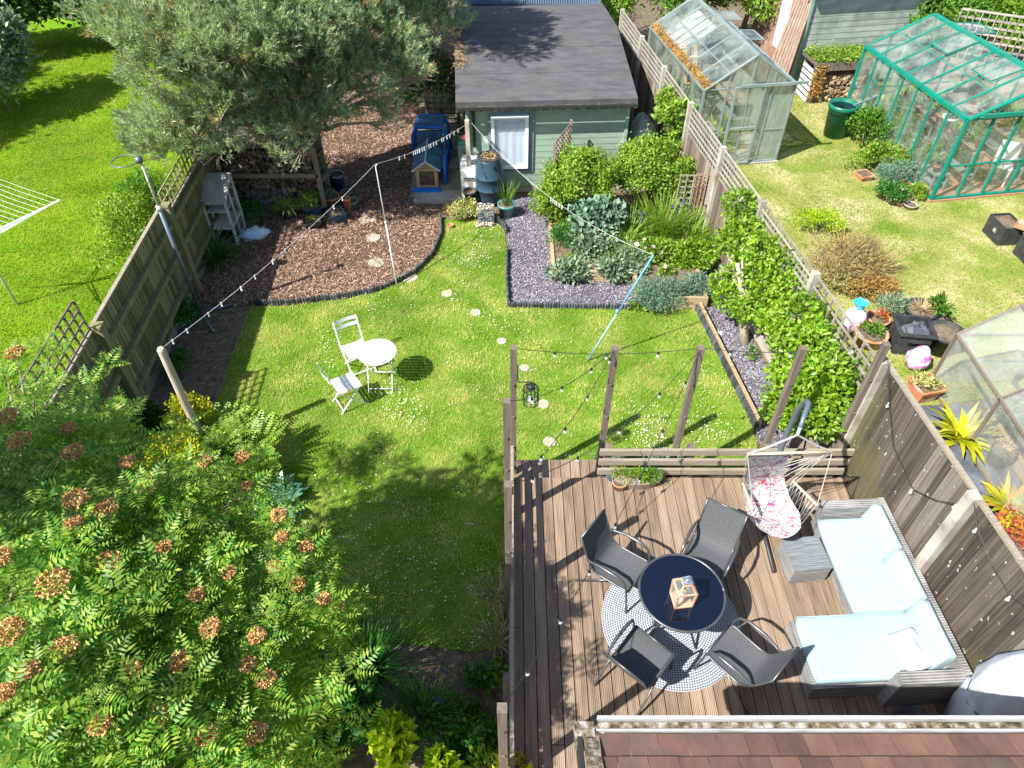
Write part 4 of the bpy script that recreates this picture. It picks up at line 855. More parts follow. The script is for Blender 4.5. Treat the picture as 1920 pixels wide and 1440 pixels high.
part('frame', m, 'trellis_dark', t)
# things around the shed
t = thing('water_butt', 'blue-grey ribbed water butt below the shed downpipe', 'water butt', (-.5, 14.22, .06)); m = MB(); m.lathe([(.27, 0), (.3, .1), (.305, .3), (.317, .31), (.317, .33), (.307, .34), (.31, .58), (.321, .59), (.321, .61), (.31, .62), (.3, .88), (.26, .98), (.26, 1.0)], n=40); part('barrel', m, 'butt', t, True)
m = MB(); m.lathe([(.255, .99), (.255, 1.03), (.2, 1.05), (.19, 1.03)], n=32); part('lid', m, 'dark_plastic', t)
k = 160; a = rng.uniform(0, 6.28, k); q = rng.uniform(0, .19, k); part('leaf_litter', leafmesh('leaf_litter', np.stack([np.cos(a)*q, np.sin(a)*q, np.full(k, 1.045)], 1), unit(rdir(k)*np.array([1, 1, .3])), rdir(k), .07, .02, 'straw'), None, t)
m = MB(); m.lathe([(.02, 0), (.02, .06)], (.1, -.29, .9)); part('tap', m, 'dark_plastic', t)
t = thing('white_cabinet', 'white appliance cabinet standing beside the water butt', 'cabinet', (-.94, 14.3, .1)); m = MB(); m.box((0, .05, .4), (.36, .36, .8)); part('body', m, 'white', t); m = MB(); m.box((0, -.145, .62), (.3, .03, .3)); part('door', m, 'white', t); m = MB(); m.box((.0, -.17, .52), (.24, .02, .025)); part('handle', m, 'grey_metal', t)
m = MB(); m.box((.02, .1, .83), (.34, .3, .04)); part('lid', m, 'white', t)
t = thing('wheelie_bin', 'grey-green bin behind the white cabinet with a red bundle on it', 'bin', (-1.0, 14.95, .06)); m = MB(); m.box((0, 0, .5), (.36, .4, 1.0), taper=1.08); part('body', m, 'bin_grey', t); m = MB(); m.box((0, 0, 1.02), (.36, .4, .05)); part('rim', m, 'green_frame', t)
m = MB(); m.blob((0, 0, .04), (.14, .1, .07), seed=3); solo('rag_bundle', m, 'pink', 'crumpled pink-red bundle on top of the grey-green bin', 'bundle', (-1.0, 14.95, 1.11), smooth=True)
def potgeo(m, r, h, wall=.02, taper=.72, z0=0): m.lathe([(r*taper, z0), (r*.98, z0+h*.82), (r*1.06, z0+h*.83), (r*1.06, z0+h), (r*1.06-wall, z0+h), (r*.9, z0+h*.88), (.0, z0+h*.86)], n=24)
def pot(name, lab, loc, r, h, mat, taper=.72, square=False, fill=None, group=None, cat='plant pot', plant=None):
    t = thing(name, lab, cat, loc, random.uniform(0, 1) if square else 0, group); m = MB()
    if square:
        w = 2*r; tp = taper; m.add([(sx_*r*(tp if z == 0 else 1), sy*r*(tp if z == 0 else 1), z) for z in (0, h) for sx_, sy in ((-1, -1), (1, -1), (1, 1), (-1, 1))], [(3, 2, 1, 0), (0, 1, 5, 4), (1, 2, 6, 5), (2, 3, 7, 6), (3, 0, 4, 7)])
        for s in (-1, 1): m.bar((-r-.01, s*r, h-.02), (r+.01, s*r, h-.02), .025, .04); m.bar((s*r, -r+.01, h-.02), (s*r, r-.01, h-.02), .025, .04)
        m2 = MB(); m2.box((0, 0, h*.85), (1.8*r, 1.8*r, .02))
    else: potgeo(m, r, h, taper=taper); m2 = MB(); m2.lathe([(r*.8, h*.86), (r*.86, h*.885), (.0, h*.9)], n=20)
    part('pot_body', m, mat, t, not square); part('compost', m2, 'soil', t)
    if plant: plant(t, h*.88)
    return t
def pl_straps(n, L, W, mat, lean=(.1, .9), droop=(.5, 1.4), rad=.06):
    def f(t, z):
        a = rng.uniform(0, 6.28, n); b = np.stack([np.cos(a)*rad, np.sin(a)*rad, np.full(n, z)], 1)
        V, FI = strap_arrays(b, a+rng.normal(0, .4, n), jitter(L, n, .3), jitter(W, n, .2), rng.uniform(*lean, n), rng.uniform(*droop, n)); part('leaves', npmesh('leaves', V, FI, M[mat]), None, t)
    return f
def pl_bush(r, n, L, W, mat, up=.4):
    def f(t, z):
        p, out = crown_pts(n, r, 9, .5); k = len(p); D = unit(out*.5+rdir(k)*.7+np.array([0, 0, up])); part('foliage', leafmesh('foliage', p+np.array([0, 0, z-.02]), D, unit(out+rdir(k)*.5+np.array([0, 0, .5])), jitter(L, k), jitter(W, k), mat), None, t)
    return f
p = P(883, 352, .1); pot('bucket', 'black bucket in front of the white cabinet', (-.92, 14.0, .1), .14, .3, 'dark_plastic', .75, cat='bucket')
p = P(950, 410); pot('plant_pot', 'teal glazed pot with tall thin leaves on the slate', (p[0], p[1]+.1, 0), .19, .32, 'teal_pot', plant=pl_straps(60, .5, .012, 'green', (.05, .5), (.1, .8)))
t = thing('pebble_basket', 'dark wire basket filled with cream pebbles under the water butt', 'basket', (-.56, 13.42, 0)); m = MB()
for a in (-1, 1):
    for i in range(7): q = -.17+i*.0567; m.bar((q, a*.15, 0), (q, a*.15, .34), .008); m.bar((-.17, a*.15, i*.055), (.17, a*.15, i*.055), .008); m.bar((a*.17, q*.88, 0), (a*.17, q*.88, .34), .008); m.bar((a*.17, -.15, i*.055), (a*.17, .15, i*.055), .008)
part('wire_basket', m, 'frame_blue', t); m = MB()
for i in range(190): m.blob((random.uniform(-.15, .15)*(1 if i < 130 else 1.2), random.uniform(-.13, .13), random.uniform(.02, .4)), (.03, .024, .018), 6, 4, .15, i)
for i in range(60): m.blob((random.uniform(-.2, .16), random.uniform(-.3, -.17), random.uniform(.01, .08)), (.03, .024, .02), 6, 4, .15, i+300)
part('pebbles', m, 'pebble', t)
m = MB(); m.lathe([(.05, 0), (.07, .05), (.06, .05), (.04, .02)]); p = P(845, 427); solo('saucer', m, 'terra', 'small terracotta saucer lying on the lawn below the variegated bush', 'saucer', (p[0], p[1], .03))
# hutch, blue toys
t = thing('wooden_hutch', 'small wooden hutch with blue felt gable roof on the paving', 'hutch', (-1.93, 14.66, .06), .03); m = MB(); m.box((0, .5, .24), (.5, .9, .48)); m.add([(-.25, .049, .48), (.25, .049, .48), (0, .049, .66), (-.25, .95, .48), (.25, .95, .48), (0, .95, .66)], [(0, 1, 2), (5, 4, 3)]); part('body', m, 'wood_new', t)
m = MB(); m.quad((-.17, .04, .06), (.17, .04, .06), (.17, .04, .44), (-.17, .04, .44)); part('mesh_front', m, 'soil', t); m = MB()
for a in (-.2, .2): m.box((a, .03, .25), (.05, .03, .5))
m.box((0, .03, .46), (.35, .03, .05)); m.box((0, .03, .04), (.35, .03, .06)); part('door_frame', m, 'wood_new', t)
m = MB(); 
for s in (-1, 1): m.add([(0, -.06, .69), (s*.32, -.06, .46), (s*.32, 1.02, .46), (0, 1.02, .69), (0, -.06, .71), (s*.32, -.06, .48), (s*.32, 1.02, .48), (0, 1.02, .71)], [(0, 1, 2, 3), (4, 5, 6, 7), (0, 1, 5, 4), (1, 2, 6, 5), (2, 3, 7, 6)])
part('roof', m, 'blue_tarp', t); m = MB(); m.bar((0, -.07, .715), (0, 1.03, .715), .03, .02); m.bar((-.32, -.065, .47), (0, -.065, .7), .02, .03); m.bar((.32, -.065, .47), (0, -.065, .7), .02, .03); part('ridge_trim', m, 'white_old', t)
t = thing('play_house', 'bright blue plastic play shelter with dark panel behind the hutch', 'toy', (-1.95, 16.05, .06)); m = MB(); m.tube([(-.42, 0, 0), (-.4, 0, .6), (-.3, 0, .82), (.3, 0, .82), (.4, 0, .6), (.42, 0, 0)], .05, 8); m.tube([(-.42, .6, 0), (-.4, .6, .6), (-.3, .6, .82), (.3, .6, .82), (.4, .6, .6), (.42, .6, 0)], .05, 8)
for x_, z_ in ((-.4, .6), (-.3, .82), (.3, .82), (.4, .6)): m.tube([(x_, 0, z_), (x_, .6, z_)], .04, 7)
part('tube_frame', m, 'blue_toy', t, True); m = MB(); m.box((0, .28, .84), (.6, .62, .03)); m.box((0, -.02, .5), (.62, .03, .5)); part('panel', m, 'blue_tarp', t)
t = thing('plastic_sledge', 'bright blue plastic sledge standing on edge beside the hutch', 'sledge', (-1.53, 14.85, .06)); m = MB(); m.tube([(0, 0, .05), (0, .02, .5), (0, .25, .56), (0, .7, .5), (0, .75, .1)], .045, 8); m.box((0, .38, .26), (.03, .68, .48)); part('shell', m, 'blue_toy', t, True); m = MB(); m.bar((-.03, .1, .52), (-.03, .6, .52), .03); part('grip', m, 'pink', t)
m = MB(); m.box((0, 0, .03), (.66, .12, .06)); solo('toy_tray', m, 'blue_toy', 'flat blue tray along the front of the wooden hutch', 'tray', (-1.93, 14.5, .1))
# bulk bag between shed and fence
m = MB(); m.blob((0, 0, .7), (.3, .7, .75), 22, 14, .13, 5); solo('bulk_bag', m, 'bag_white', 'crumpled off-white bulk bag leaning between shed and trellis fence', 'bag', (2.95, 15.3, 0), smooth=True)
# trellis screens by the shed and shrubs
t = thing('trellis_screen', 'weathered grey trellis screen standing edge-on before the shed wall', 'trellis', (.86, 13.5, 0)); m = MB(); trellis(m, (0, 0), (.38, .9), .2, 1.72, .12, .028, .014); part('lattice', m, 'fence_pale', t); m = MB(); m.box((0, 0, .88), (.05, .05, 1.76)); part('post', m, 'fence_pale', t); m = MB(); m.box((.38, .9, .9), (.05, .05, 1.82)); part('post', m, 'fence_pale', t)
t = thing('trellis_screen', 'brown and grey trellis screen in front of the pale boundary fence', 'trellis', (3.35, 12.9, 0)); m = MB(); trellis(m, (0, 0), (.42, 0), .1, 1.35, .12, .03, .014); part('lattice', m, 'trellis', t); m = MB(); trellis(m, (.3, -.05), (.6, -.05), .1, 1.4, .075, .03, .014); part('folded_lattice', m, 'trellis_brown', t)

# ================= LEFT CORNER THINGS =================
t = thing('cold_frame_cabinet', 'whitewashed wooden plant cabinet with glazed sides against the old fence', 'plant cabinet', (-5.93, 12.5, 0))
m = MB(); w_, d_, hf, hb = .46, .62, 1.0, 1.24
for x_ in (-w_/2, w_/2):
    m.bar((x_, 0, 0), (x_, 0, hf), .045); m.bar((x_, d_, 0), (x_, d_, hb), .045); m.bar((x_, 0, hf), (x_, d_, hb), .04); m.bar((x_, 0, .42), (x_, d_, .42), .035); m.bar((x_, 0, .08), (x_, d_, .08), .035); m.bar((x_, d_/2, .08), (x_, d_/2, 1.1), .03)
for z_ in (.4, hf-.02): m.bar((-w_/2, 0, z_), (w_/2, 0, z_), .04); m.bar((-w_/2, d_, z_), (w_/2, d_, z_), .035)
part('frame', m, 'white_old', t); m = MB(); m.box((0, d_/2, .42), (w_-.05, d_-.04, .02)); m.box((0, d_/2, .75), (w_-.05, d_-.04, .02)); part('shelf', m, 'white_old', t)
m = MB(); m.quad((w_/2, .02, .1), (w_/2, d_-.02, .1), (w_/2, d_-.02, 1.18), (w_/2, .02, .96)); part('glazing', m, 'glass', t); m = MB(); m.add([(-w_/2-.03, -.04, hf+.02), (w_/2+.03, -.04, hf+.02), (w_/2+.03, d_+.03, hb+.045), (-w_/2-.03, d_+.03, hb+.045), (-w_/2-.03, -.04, hf), (w_/2+.03, -.04, hf), (w_/2+.03, d_+.03, hb+.025), (-w_/2-.03, d_+.03, hb+.025)], [(0, 1, 2, 3), (7, 6, 5, 4), (0, 4, 5, 1), (1, 5, 6, 2), (2, 6, 7, 3), (3, 7, 4, 0)]); part('lid', m, 'bag_white', t)
t = thing('log_store', 'dark two-tier log store stacked with split logs under the pine', 'log store', (-5.1, 13.75, 0)); m = MB()
for x_ in (-1.05, 1.0):
    for y_ in (0, .55): m.box((x_, y_, .8), (.09, .09, 1.6))
for z_ in (.12, .9): m.bar((-1.05, -.02, z_), (1.0, -.02, z_), .05, .09); m.box((0, .28, z_), (2., .5, .03))
m.box((0, .25, 1.62), (2.2, .75, .04), rx=.1); part('frame', m, 'trellis_dark', t); m = MB(); rd = random.Random(4)
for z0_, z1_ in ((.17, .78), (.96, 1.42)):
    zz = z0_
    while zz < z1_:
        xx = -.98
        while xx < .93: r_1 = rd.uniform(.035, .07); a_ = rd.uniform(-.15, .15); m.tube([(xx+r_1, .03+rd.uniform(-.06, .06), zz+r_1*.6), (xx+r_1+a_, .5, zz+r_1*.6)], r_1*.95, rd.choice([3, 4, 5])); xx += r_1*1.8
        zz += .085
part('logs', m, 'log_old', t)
p = P(480, 445); m = MB(); m.blob((0, 0, .08), (.32, .16, .14), 16, 9, .24, 9); solo('plastic_bag', m, 'bag_blue', 'half-empty pale blue plastic sack lying on the bark by the plant cabinet', 'sack', (p[0], p[1], 0), .35, smooth=True)
for u, v, w_, h_, lab in ((497, 398, .42, .5, 'blue-grey slate board leaning at the log store, left one'), (533, 398, .3, .52, 'narrower blue-grey board leaning behind the spider plant pot')):
    p = P(u, v); m = MB(); m.box((0, 0, h_/2), (w_, .03, h_), rx=-.15); solo('leaning_board', m, 'slab_blue', lab, 'board', (p[0], p[1]+.05, 0))
sp = [(542, 408, .17, .26, 'navy_pot', 0, 'dark blue glazed pot with a striped spider plant on the bark edge', pl_straps(70, .36, .02, 'lime', (.5, 1.2), (.8, 1.6))),
      (588, 404, .15, .22, 'navy_pot', 1, 'square dark blue pot below the bright green fern-like plant', pl_bush((.26, .24, .22), 700, .05, .02, 'bright')),
      (613, 362, .19, .52, 'navy_pot', 0, 'tall blue glazed urn with a grassy plant by the log store post', pl_straps(60, .5, .02, 'deep', (.1, .9), (.5, 1.5))),
      (637, 360, .16, .45, 'navy_pot', 0, 'slim dark blue urn behind the terracotta pots', None),
      (624, 386, .19, .26, 'terra', 0, 'wide terracotta pot holding a small pale green plant', pl_bush((.12, .12, .1), 200, .05, .025, 'silver')),
      (654, 398, .085, .36, 'terra', 0, 'tall narrow terracotta pot stack next to the square blue planter', None),
      (633, 412, .17, .2, 'navy_pot', 1, 'square navy planter with bare soil in front of the terracotta pots', None),
      (661, 390, .15, .2, 'bin_grey', 0, 'round dark grey-green pot with mossy top at the right of the pot group', pl_bush((.1, .1, .04), 160, .03, .02, 'silver')),
      (651, 374, .14, .2, 'galv', 0, 'grey metal tub behind the mossy round pot', None),
      (607, 398, .14, .2, 'dark_plastic', 0, 'plain black pot between the square blue pot and the navy planter', None),
      (588, 424, .17, .16, 'dark_plastic', 1, 'dark green trough nearest the lawn in the pot group, with a pale seedling', pl_bush((.08, .08, .07), 90, .04, .02, 'lime'))]
for u, v, r_1, h_, mt, sq, lab, pf in sp: p = P(u, v); pot('plant_pot', lab, (p[0], p[1], 0), r_1, h_, mt, .75, bool(sq), plant=pf)

# planter on the deck
p = P(1190, 912, DZ); t = thing('deck_planter', 'oval trough of thyme and small herbs on the deck by the low fence', 'planter', (p[0]+.02, p[1]+.05, DZ), 0); m = MB(); m.lathe([(.2, 0), (.24, .14), (.22, .14), (.0, .12)], sx=1.45, sy=.55, n=32); part('trough', m, 'fence_pale', t)
for i, (x_, mt, nn) in enumerate(((-.2, 'lime', 260), (0, 'bright', 520), (.2, 'green', 420))):
    q, out = crown_pts(nn, (.15, .11, .09), 7, .5); k = len(q); part('foliage', leafmesh('foliage', q+np.array([x_, 0, .1]), unit(out+rdir(k)*.5), rdir(k), jitter(.04, k), .016, mt), None, t)
p = P(1160, 912, DZ); pot('plant_pot', 'small terracotta pot at the left end of the deck trough', (p[0], p[1]-.02, DZ), .1, .14, 'terra')
m = MB(); m.lathe([(.2, 0), (.27, .04), (.25, .04), (.18, .012)], sy=.6, n=32); p = P(1172, 897, DZ); solo('metal_dish', m, 'galv', 'oval grey metal dish behind the herb trough', 'dish', (p[0], p[1], DZ))

# ================= HOUSE ROOF, COVERED THING, FIRE PIT =================
t = thing('house_extension', 'single-storey house extension with brown clay tile roof and mossy white gutter', 'house', (3.4, 1.6, 0)); O = Vector((3.4, 1.6, 0)); ex0, ex1, ye, ze, sl = .62, 9.2, 1.8, 3.03, .5
m = MB(); m.box(((ex0+ex1)/2+.15-O.x, -1.0-O.y, 1.45), (ex1-ex0-.3, 5.1, 2.9)); part('wall', m, 'brick', t)
cs = math.cos(math.atan(sl)); m = MB(); rd = random.Random(2)
for r_i in range(14):
    ya = ye-r_i*.178; z0_ = ze+(ye-ya)*sl; xx = ex0-(.102 if r_i % 2 else 0)
    while xx < ex1:
        xa, xb = max(xx, ex0), xx+.203; th = .016+rd.uniform(-.003, .003)
        m.add([(x-O.x, y-O.y, z) for x, y, z in [(xa, ya+.015, z0_+.012), (xb, ya+.015, z0_+.012), (xb, ya-.2, z0_+.1), (xa, ya-.2, z0_+.1), (xa, ya+.015, z0_+.012+th), (xb, ya+.015, z0_+.012+th), (xb, ya-.2, z0_+.1+.004), (xa, ya-.2, z0_+.1+.004)]], [(4, 5, 6, 7), (0, 1, 5, 4), (1, 2, 6, 5), (3, 0, 4, 7)])
        xx += .207
M['tile'] = surf('brown_clay_tile', [(.08, .045, .034), (.115, .06, .043), (.145, .075, .052), (.175, .095, .066)], 3., 8, .85, .3, island=.3, stretch=(1.8, 1, 1), dirt=(.09, .065, .055), dscale=2.5)
rf_ = part('roof', m, 'tile', t); m = MB(); m.box((ex0-.06-O.x, ye-1.2-O.y, ze+.62), (.1, 2.6, .06), rx=-math.atan(sl)); part('verge', m, 'moss_debris', rf_)
m = MB(); m.box((ex0-.14-O.x, ye-1.2-O.y, ze+.54), (.035, 2.6, .16), rx=-math.atan(sl)); part('barge_board', m, 'cable', t)
m = MB(); m.bar((ex0-.05-O.x, ye+.05-O.y, ze-.04), (ex1-O.x, ye+.05-O.y, ze-.04), .012, .1); m.bar((ex0-O.x, ye+.13-O.y, ze-.01), (ex1-O.x, ye+.13-O.y, ze-.01), .025, .07); part('gutter', m, 'gutter', t)
m = MB(); m.bar((ex0-O.x, ye+.085-O.y, ze-.02), (ex1-O.x, ye+.085-O.y, ze-.02), .045, .02); part('gutter_debris', m, 'moss_debris', t); m = MB(); m.box((ex0-.1-O.x, ye+.02-O.y, ze-.03), (.14, .16, .12)); part('gutter_end', m, 'moss_debris', t)
m = MB(); m.lathe([(.22, 0), (.28, .45), (.29, .75), (.26, .78), (.31, .95), (.28, 1.25), (.2, 1.55), (.1, 1.75), (0, 1.8)], n=48, sx=.72, sy=1.1)
rd = random.Random(8); m.v = [(x*(1+.06*math.sin(9*math.atan2(y, x)+z*5)+.03*math.sin(17*math.atan2(y, x)-z*7)), y*(1+.06*math.sin(9*math.atan2(y, x)+z*5)), z) for x, y, z in m.v]
t = thing('covered_heater', 'tall object under a tied white fabric cover in the deck corner by the tiled roof', 'covered object', (4.74, 2.7, DZ)); part('cover', m, 'cover', t, True); m = MB(); m.tube([(math.cos(k*math.pi/12)*.2, math.sin(k*math.pi/12)*.3, .77+.05*math.sin(k)) for k in range(25)], .006, 5); part('cord', m, 'cable', t)
t = thing('fire_pit', 'round black fire pit tucked behind the sofa end and tiled roof', 'fire pit', (4.15, 2.62, DZ)); m = MB(); m.lathe([(.12, .12), (.24, .2), (.28, .3), (.26, .3), (.2, .22), (0, .2)], n=32); part('bowl', m, 'dark_plastic', t, True); m = MB()
for k in range(3): a = k*2.09; m.bar((math.cos(a)*.15, math.sin(a)*.15, .18), (math.cos(a)*.22, math.sin(a)*.22, 0), .025)
part('legs', m, 'black_metal', t)

# ================= NEIGHBOUR ON THE RIGHT =================
def greenhouse(lab, loc, rz, W, L, he, ha, nb, frame, glass, door=True, base='concrete', vents=(1, 3), t_=.03, gable_n=3):
    t = thing('greenhouse', lab, 'greenhouse', loc, rz); m = MB(); y1 = L
    for x in (0, W):
        m = MB()
        for i in range(nb+1): y = L*i/nb; w_ = t_*1.6 if i in (0, nb) else t_; m.bar((x, y, .06), (x, y, he), w_)
        m.bar((x, 0, .06), (x, L, .06), t_*1.5); m.bar((x, 0, he), (x, L, he), t_*2.4, t_*1.6); part('side_frame', m, frame, t)
    m = MB()
    for i in range(nb+1):
        y = L*i/nb
        w_ = t_*1.8 if i in (0, nb) else t_
        for s in (0, W): m.bar((s, y, he), (W/2, y, ha), w_, t_)
    m.bar((W/2, 0, ha), (W/2, L, ha), t_*3, t_*1.5); m.bar((W*.25, 0, (he+ha)/2-.02), (W*.25, L, (he+ha)/2-.02), t_*.7); part('roof_frame', m, frame, t); m = MB()
    for y in (0, L):
        m.bar((0, y, .06), (W, y, .06), t_*1.5)
        for i in range(1, gable_n+1):
            x = W*i/(gable_n+1); hh = he+(ha-he)*(1-abs(x-W/2)/(W/2)); m.bar((x, y, .06), (x, y, hh), t_*1.2)
        m.bar((0, y, he), (W, y, he), t_*.8); m.bar((0, y, he*.45), (W, y, he*.45), t_*.7); part('gable_frame', m, frame, t); m = MB()
    e = .004; m.quad((e, 0, .06), (e, L, .06), (e, L, he), (e, 0, he)); m.quad((W-e, 0, .06), (W-e, L, .06), (W-e, L, he), (W-e, 0, he))
    for y in (e, L-e): m.add([(0, y, .06), (W, y, .06), (W, y, he), (W/2, y, ha), (0, y, he)], [(0, 1, 2, 3, 4)])
    m.quad((0, 0, he+.005), (0, L, he+.005), (W/2, L, ha+.005), (W/2, 0, ha+.005)); m.quad((W, 0, he+.005), (W, L, he+.005), (W/2, L, ha+.005), (W/2, 0, ha+.005)); part('glazing', m, glass, t)
    m = MB(); m.box((W/2, L/2, .02), (W+.12, L+.12, .05)); part('base', m, base, t)
    return t
g1 = greenhouse('grey aluminium greenhouse with orange leaf litter in its gutter, beside the trellis fence', (4.27, 15.72, 0), .16, 2.15, 4.05, 1.88, 2.57, 6, 'alu', 'glass')
def lvent(t, W, L, he, ha, y0, y1, side, frame, opn):
    m = MB(); xr = W/2; x2 = xr+side*W*.24; z2 = ha-(ha-he)*.48+opn
    for a, b in (((xr, y0, ha+.02), (x2, y0, z2)), ((xr, y1, ha+.02), (x2, y1, z2)), ((x2, y0, z2), (x2, y1, z2))): m.bar(a, b, .022)
    v = part('roof_vent', m, frame, t); m = MB(); m.quad((xr, y0, ha+.02), (x2, y0, z2), (x2, y1, z2), (xr, y1, ha+.02)); part('vent_pane', m, 'glass', v)
lvent(g1, 2.15, 4.05, 1.88, 2.57, .9, 1.5, 1, 'alu', .32); lvent(g1, 2.15, 4.05, 1.88, 2.57, 2.2, 2.8, 1, 'alu', .32)
m = MB(); m.quad((2.14, .0, .08), (2.14, 4.05, .08), (2.14, 4.05, 1.86), (2.14, .0, 1.86)); m.quad((1.45, .012, .08), (2.12, .012, .08), (2.12, .012, 1.86), (1.45, .012, 1.86)); part('whitened_panes', m, 'milky', g1); m = MB(); m.quad((1.1, .05, 2.55), (2.13, .05, 1.9), (2.13, 4., 1.9), (1.1, 4., 2.55)); part('whitened_roof', m, 'milky', g1); m = MB(); m.bar((.8, -.06, 1.93), (2.4, -.06, 1.93), .05, .06); part('door_track', m, 'alu', g1); m = MB()
for x in (.72, 1.4): m.bar((x, -.05, .06), (x, -.05, 1.92), .05)
for z in (.08, .95, 1.9): m.bar((.72, -.05, z), (1.4, -.05, z), .045)
dd = part('door', m, 'alu', g1); m = MB(); m.quad((.72, -.045, .1), (1.4, -.045, .1), (1.4, -.045, 1.9), (.72, -.045, 1.9)); part('door_pane', m, 'glass', dd)
n = 2600; y = rng.uniform(0, 4.05, n); x = np.abs(rng.normal(0, .07, n)); B = np.stack([x, y, 1.9+x*.6+.015], 1); part('leaf_litter', leafmesh('leaf_litter', B, unit(rdir(n)*np.array([1, 1, .2])), rdir(n), .05, .03, 'rust'), None, g1)
n = 500; xx = rng.uniform(0.1, 1.0, n); B = np.stack([xx, rng.normal(.03, .03, n), 1.9+xx*.645], 1)
g2 = greenhouse('large bright green framed greenhouse full of pots and shelves', (9.42, 14.22, 0), .16, 3.05, 4.15, 1.89, 2.55, 7, 'green_frame', 'glass', base='brick', t_=.044, gable_n=4)
lvent(g2, 3.05, 4.15, 1.89, 2.55, 2.3, 2.95, -1, 'green_frame', .1); lvent(g2, 3.05, 4.15, 1.89, 2.55, .75, 1.4, -1, 'green_frame', .1); lvent(g2, 3.05, 4.15, 1.89, 2.55, 2.8, 3.5, 1, 'green_frame', .3)
m = MB(); m.bar((.25, -.07, 1.98), (3.2, -.07, 1.98), .06, .08); part('door_track', m, 'green_frame', g2)
def rot(o, a, x, y, z): return (o[0]+x*math.cos(a)-y*math.sin(a), o[1]+x*math.sin(a)+y*math.cos(a), z)
def staging(lab, o, a, x0, x1, y0, y1, z, top): 
    q = rot(o, a, x0, y0, .05); t = thing('staging_bench', lab, 'bench', q, a); m = MB(); m.box(((x1-x0)/2, (y1-y0)/2, z-.05), (x1-x0, y1-y0, .03)); part('bench_top', m, top, t); m = MB()
    for x in (.03, x1-x0-.03):
        for y in (.03, (y1-y0)/2, y1-y0-.03): m.bar((x, y, 0), (x, y, z-.06), .03)
    m.box(((x1-x0)/2, (y1-y0)/2, z*.4), (x1-x0-.06, y1-y0-.06, .02)); part('bench_frame', m, 'alu', t); return t
G1, G2 = (4.27, 15.72), (9.42, 14.22)
staging('low metal staging along the left side of the green greenhouse', G2, .16, .1, .5, .3, 3.7, .45, 'alu'); staging('brown plank shelf set higher inside the green greenhouse', G2, .16, .75, 1.05, .2, 3.4, .95, 'trellis_brown'); staging('slatted bench on the right side of the green greenhouse', G2, .16, 2.3, 2.95, .3, 3.8, .8, 'wood_greyY')
staging('slatted bench down the left side of the grey greenhouse', G1, .16, .1, .65, .3, 3.8, .75, 'wood_greyY'); staging('slatted bench at the back right of the grey greenhouse', G1, .16, 1.5, 2.05, 1.6, 3.8, .75, 'wood_greyY')
def gpots(o, a, x0, x1, y0, y1, z, n, g, lab, seed):
    rd = random.Random(seed); protos = []
    for i in range(n):
        q = rot(o, a, rd.uniform(x0, x1), y0+(y1-y0)*(i+.5)/n, z)
        if len(protos) < 4:
            mt = rd.choice(['terra', 'terra', 'dark_plastic']); pf = rd.choice([pl_bush((.16, .16, .17), 190, .08, .035, 'green'), pl_straps(30, .3, .024, 'lime'), pl_bush((.16, .16, .18), 190, .07, .03, 'silver'), pl_bush((.14, .14, .12), 120, .06, .035, 'redfol')])
            protos.append(pot('greenhouse_pot', lab, q, rd.uniform(.06, .1), rd.uniform(.1, .16), mt, group=g, plant=pf))
        else: dup(rd.choice(protos), q, rd.uniform(0, 6), lab)
gpots(G2, .16, .15, .4, .35, 3.6, .47, 15, 'pots on the low staging of the green greenhouse', 'small potted plant on the low metal staging inside the green greenhouse', 1)
gpots(G2, .16, .85, .98, .3, 3.3, .97, 9, 'pots on the plank shelf of the green greenhouse', 'small potted plant on the brown plank shelf inside the green greenhouse', 2)
gpots(G2, .16, 2.4, 2.9, .4, 3.7, .82, 18, 'pots on the right bench of the green greenhouse', 'potted plant on the right-hand bench of the green greenhouse', 3)
gpots(G1, .16, .15, .55, .4, 3.7, .77, 14, 'pots on the left bench of the grey greenhouse', 'small pot on the left bench inside the grey greenhouse', 4)
gpots(G2, .16, 1.2, 2.1, .3, 3.4, .05, 14, 'pots on the floor of the green greenhouse', 'potted plant standing on the floor of the green greenhouse', 5)
q = rot(G2, .16, .9, 1.5, .97); pot('plant_pot', 'cream pot with a blue band on the plank shelf in the green greenhouse', q, .17, .26, 'white', .85)
q = rot(G2, .16, 1.9, .5, .05); t = thing('garden_chair', 'white plastic chair just inside the front of the green greenhouse', 'chair', q, 2.6); m = MB(); m.box((0, 0, .42), (.42, .42, .03)); part('seat', m, 'white', t); m = MB(); m.box((0, -.2, .68), (.42, .03, .42)); part('backrest', m, 'white', t)
for x in (-.18, .18):
    for y in (-.18, .18): m = MB(); m.bar((x, y, 0), (x*1.0, y, .42), .035); part('leg', m, 'white', t)
q = rot(G1, .16, .9, .9, .05); straps('palm', 'yellow-green palm with broad fan leaves behind the grey greenhouse door', 'palm', q, 40, .8, .13, 'yellowg', .05, (.1, 1.0), (.5, 1.3))
q = rot(G1, .16, .6, 1.7, .05); t = thing('step_ladder', 'wooden step ladder leaning inside the grey greenhouse', 'ladder', q, .3); m = MB()
for x in (-.18, .18): m.bar((x, 0, 0), (x*.7, .7, 1.9), .07, .03); m.bar((x, .9, 0), (x*.7, .75, 1.9), .05, .03)
part('rail', m, 'wood_new', t); m = MB()
for k in range(6): m.box((0, .1+.1*k, .28*(k+1)), (.34, .09, .025))
part('tread', m, 'wood_new', t)
q = rot(G1, .16, .25, 2.5, .1); m = MB(); m.quad((0, 0, 1.84), (.9, 0, 2.3), (.9, 1.3, 2.3), (0, 1.3, 1.84)); m.quad((0, 0, 1.83), (.9, 0, 2.29), (.9, 1.3, 2.29), (0, 1.3, 1.83)); solo('bubble_film', m, 'bag_white', 'white shading film under the rear roof panes of the grey greenhouse', 'film', (q[0], q[1], 0), .16)
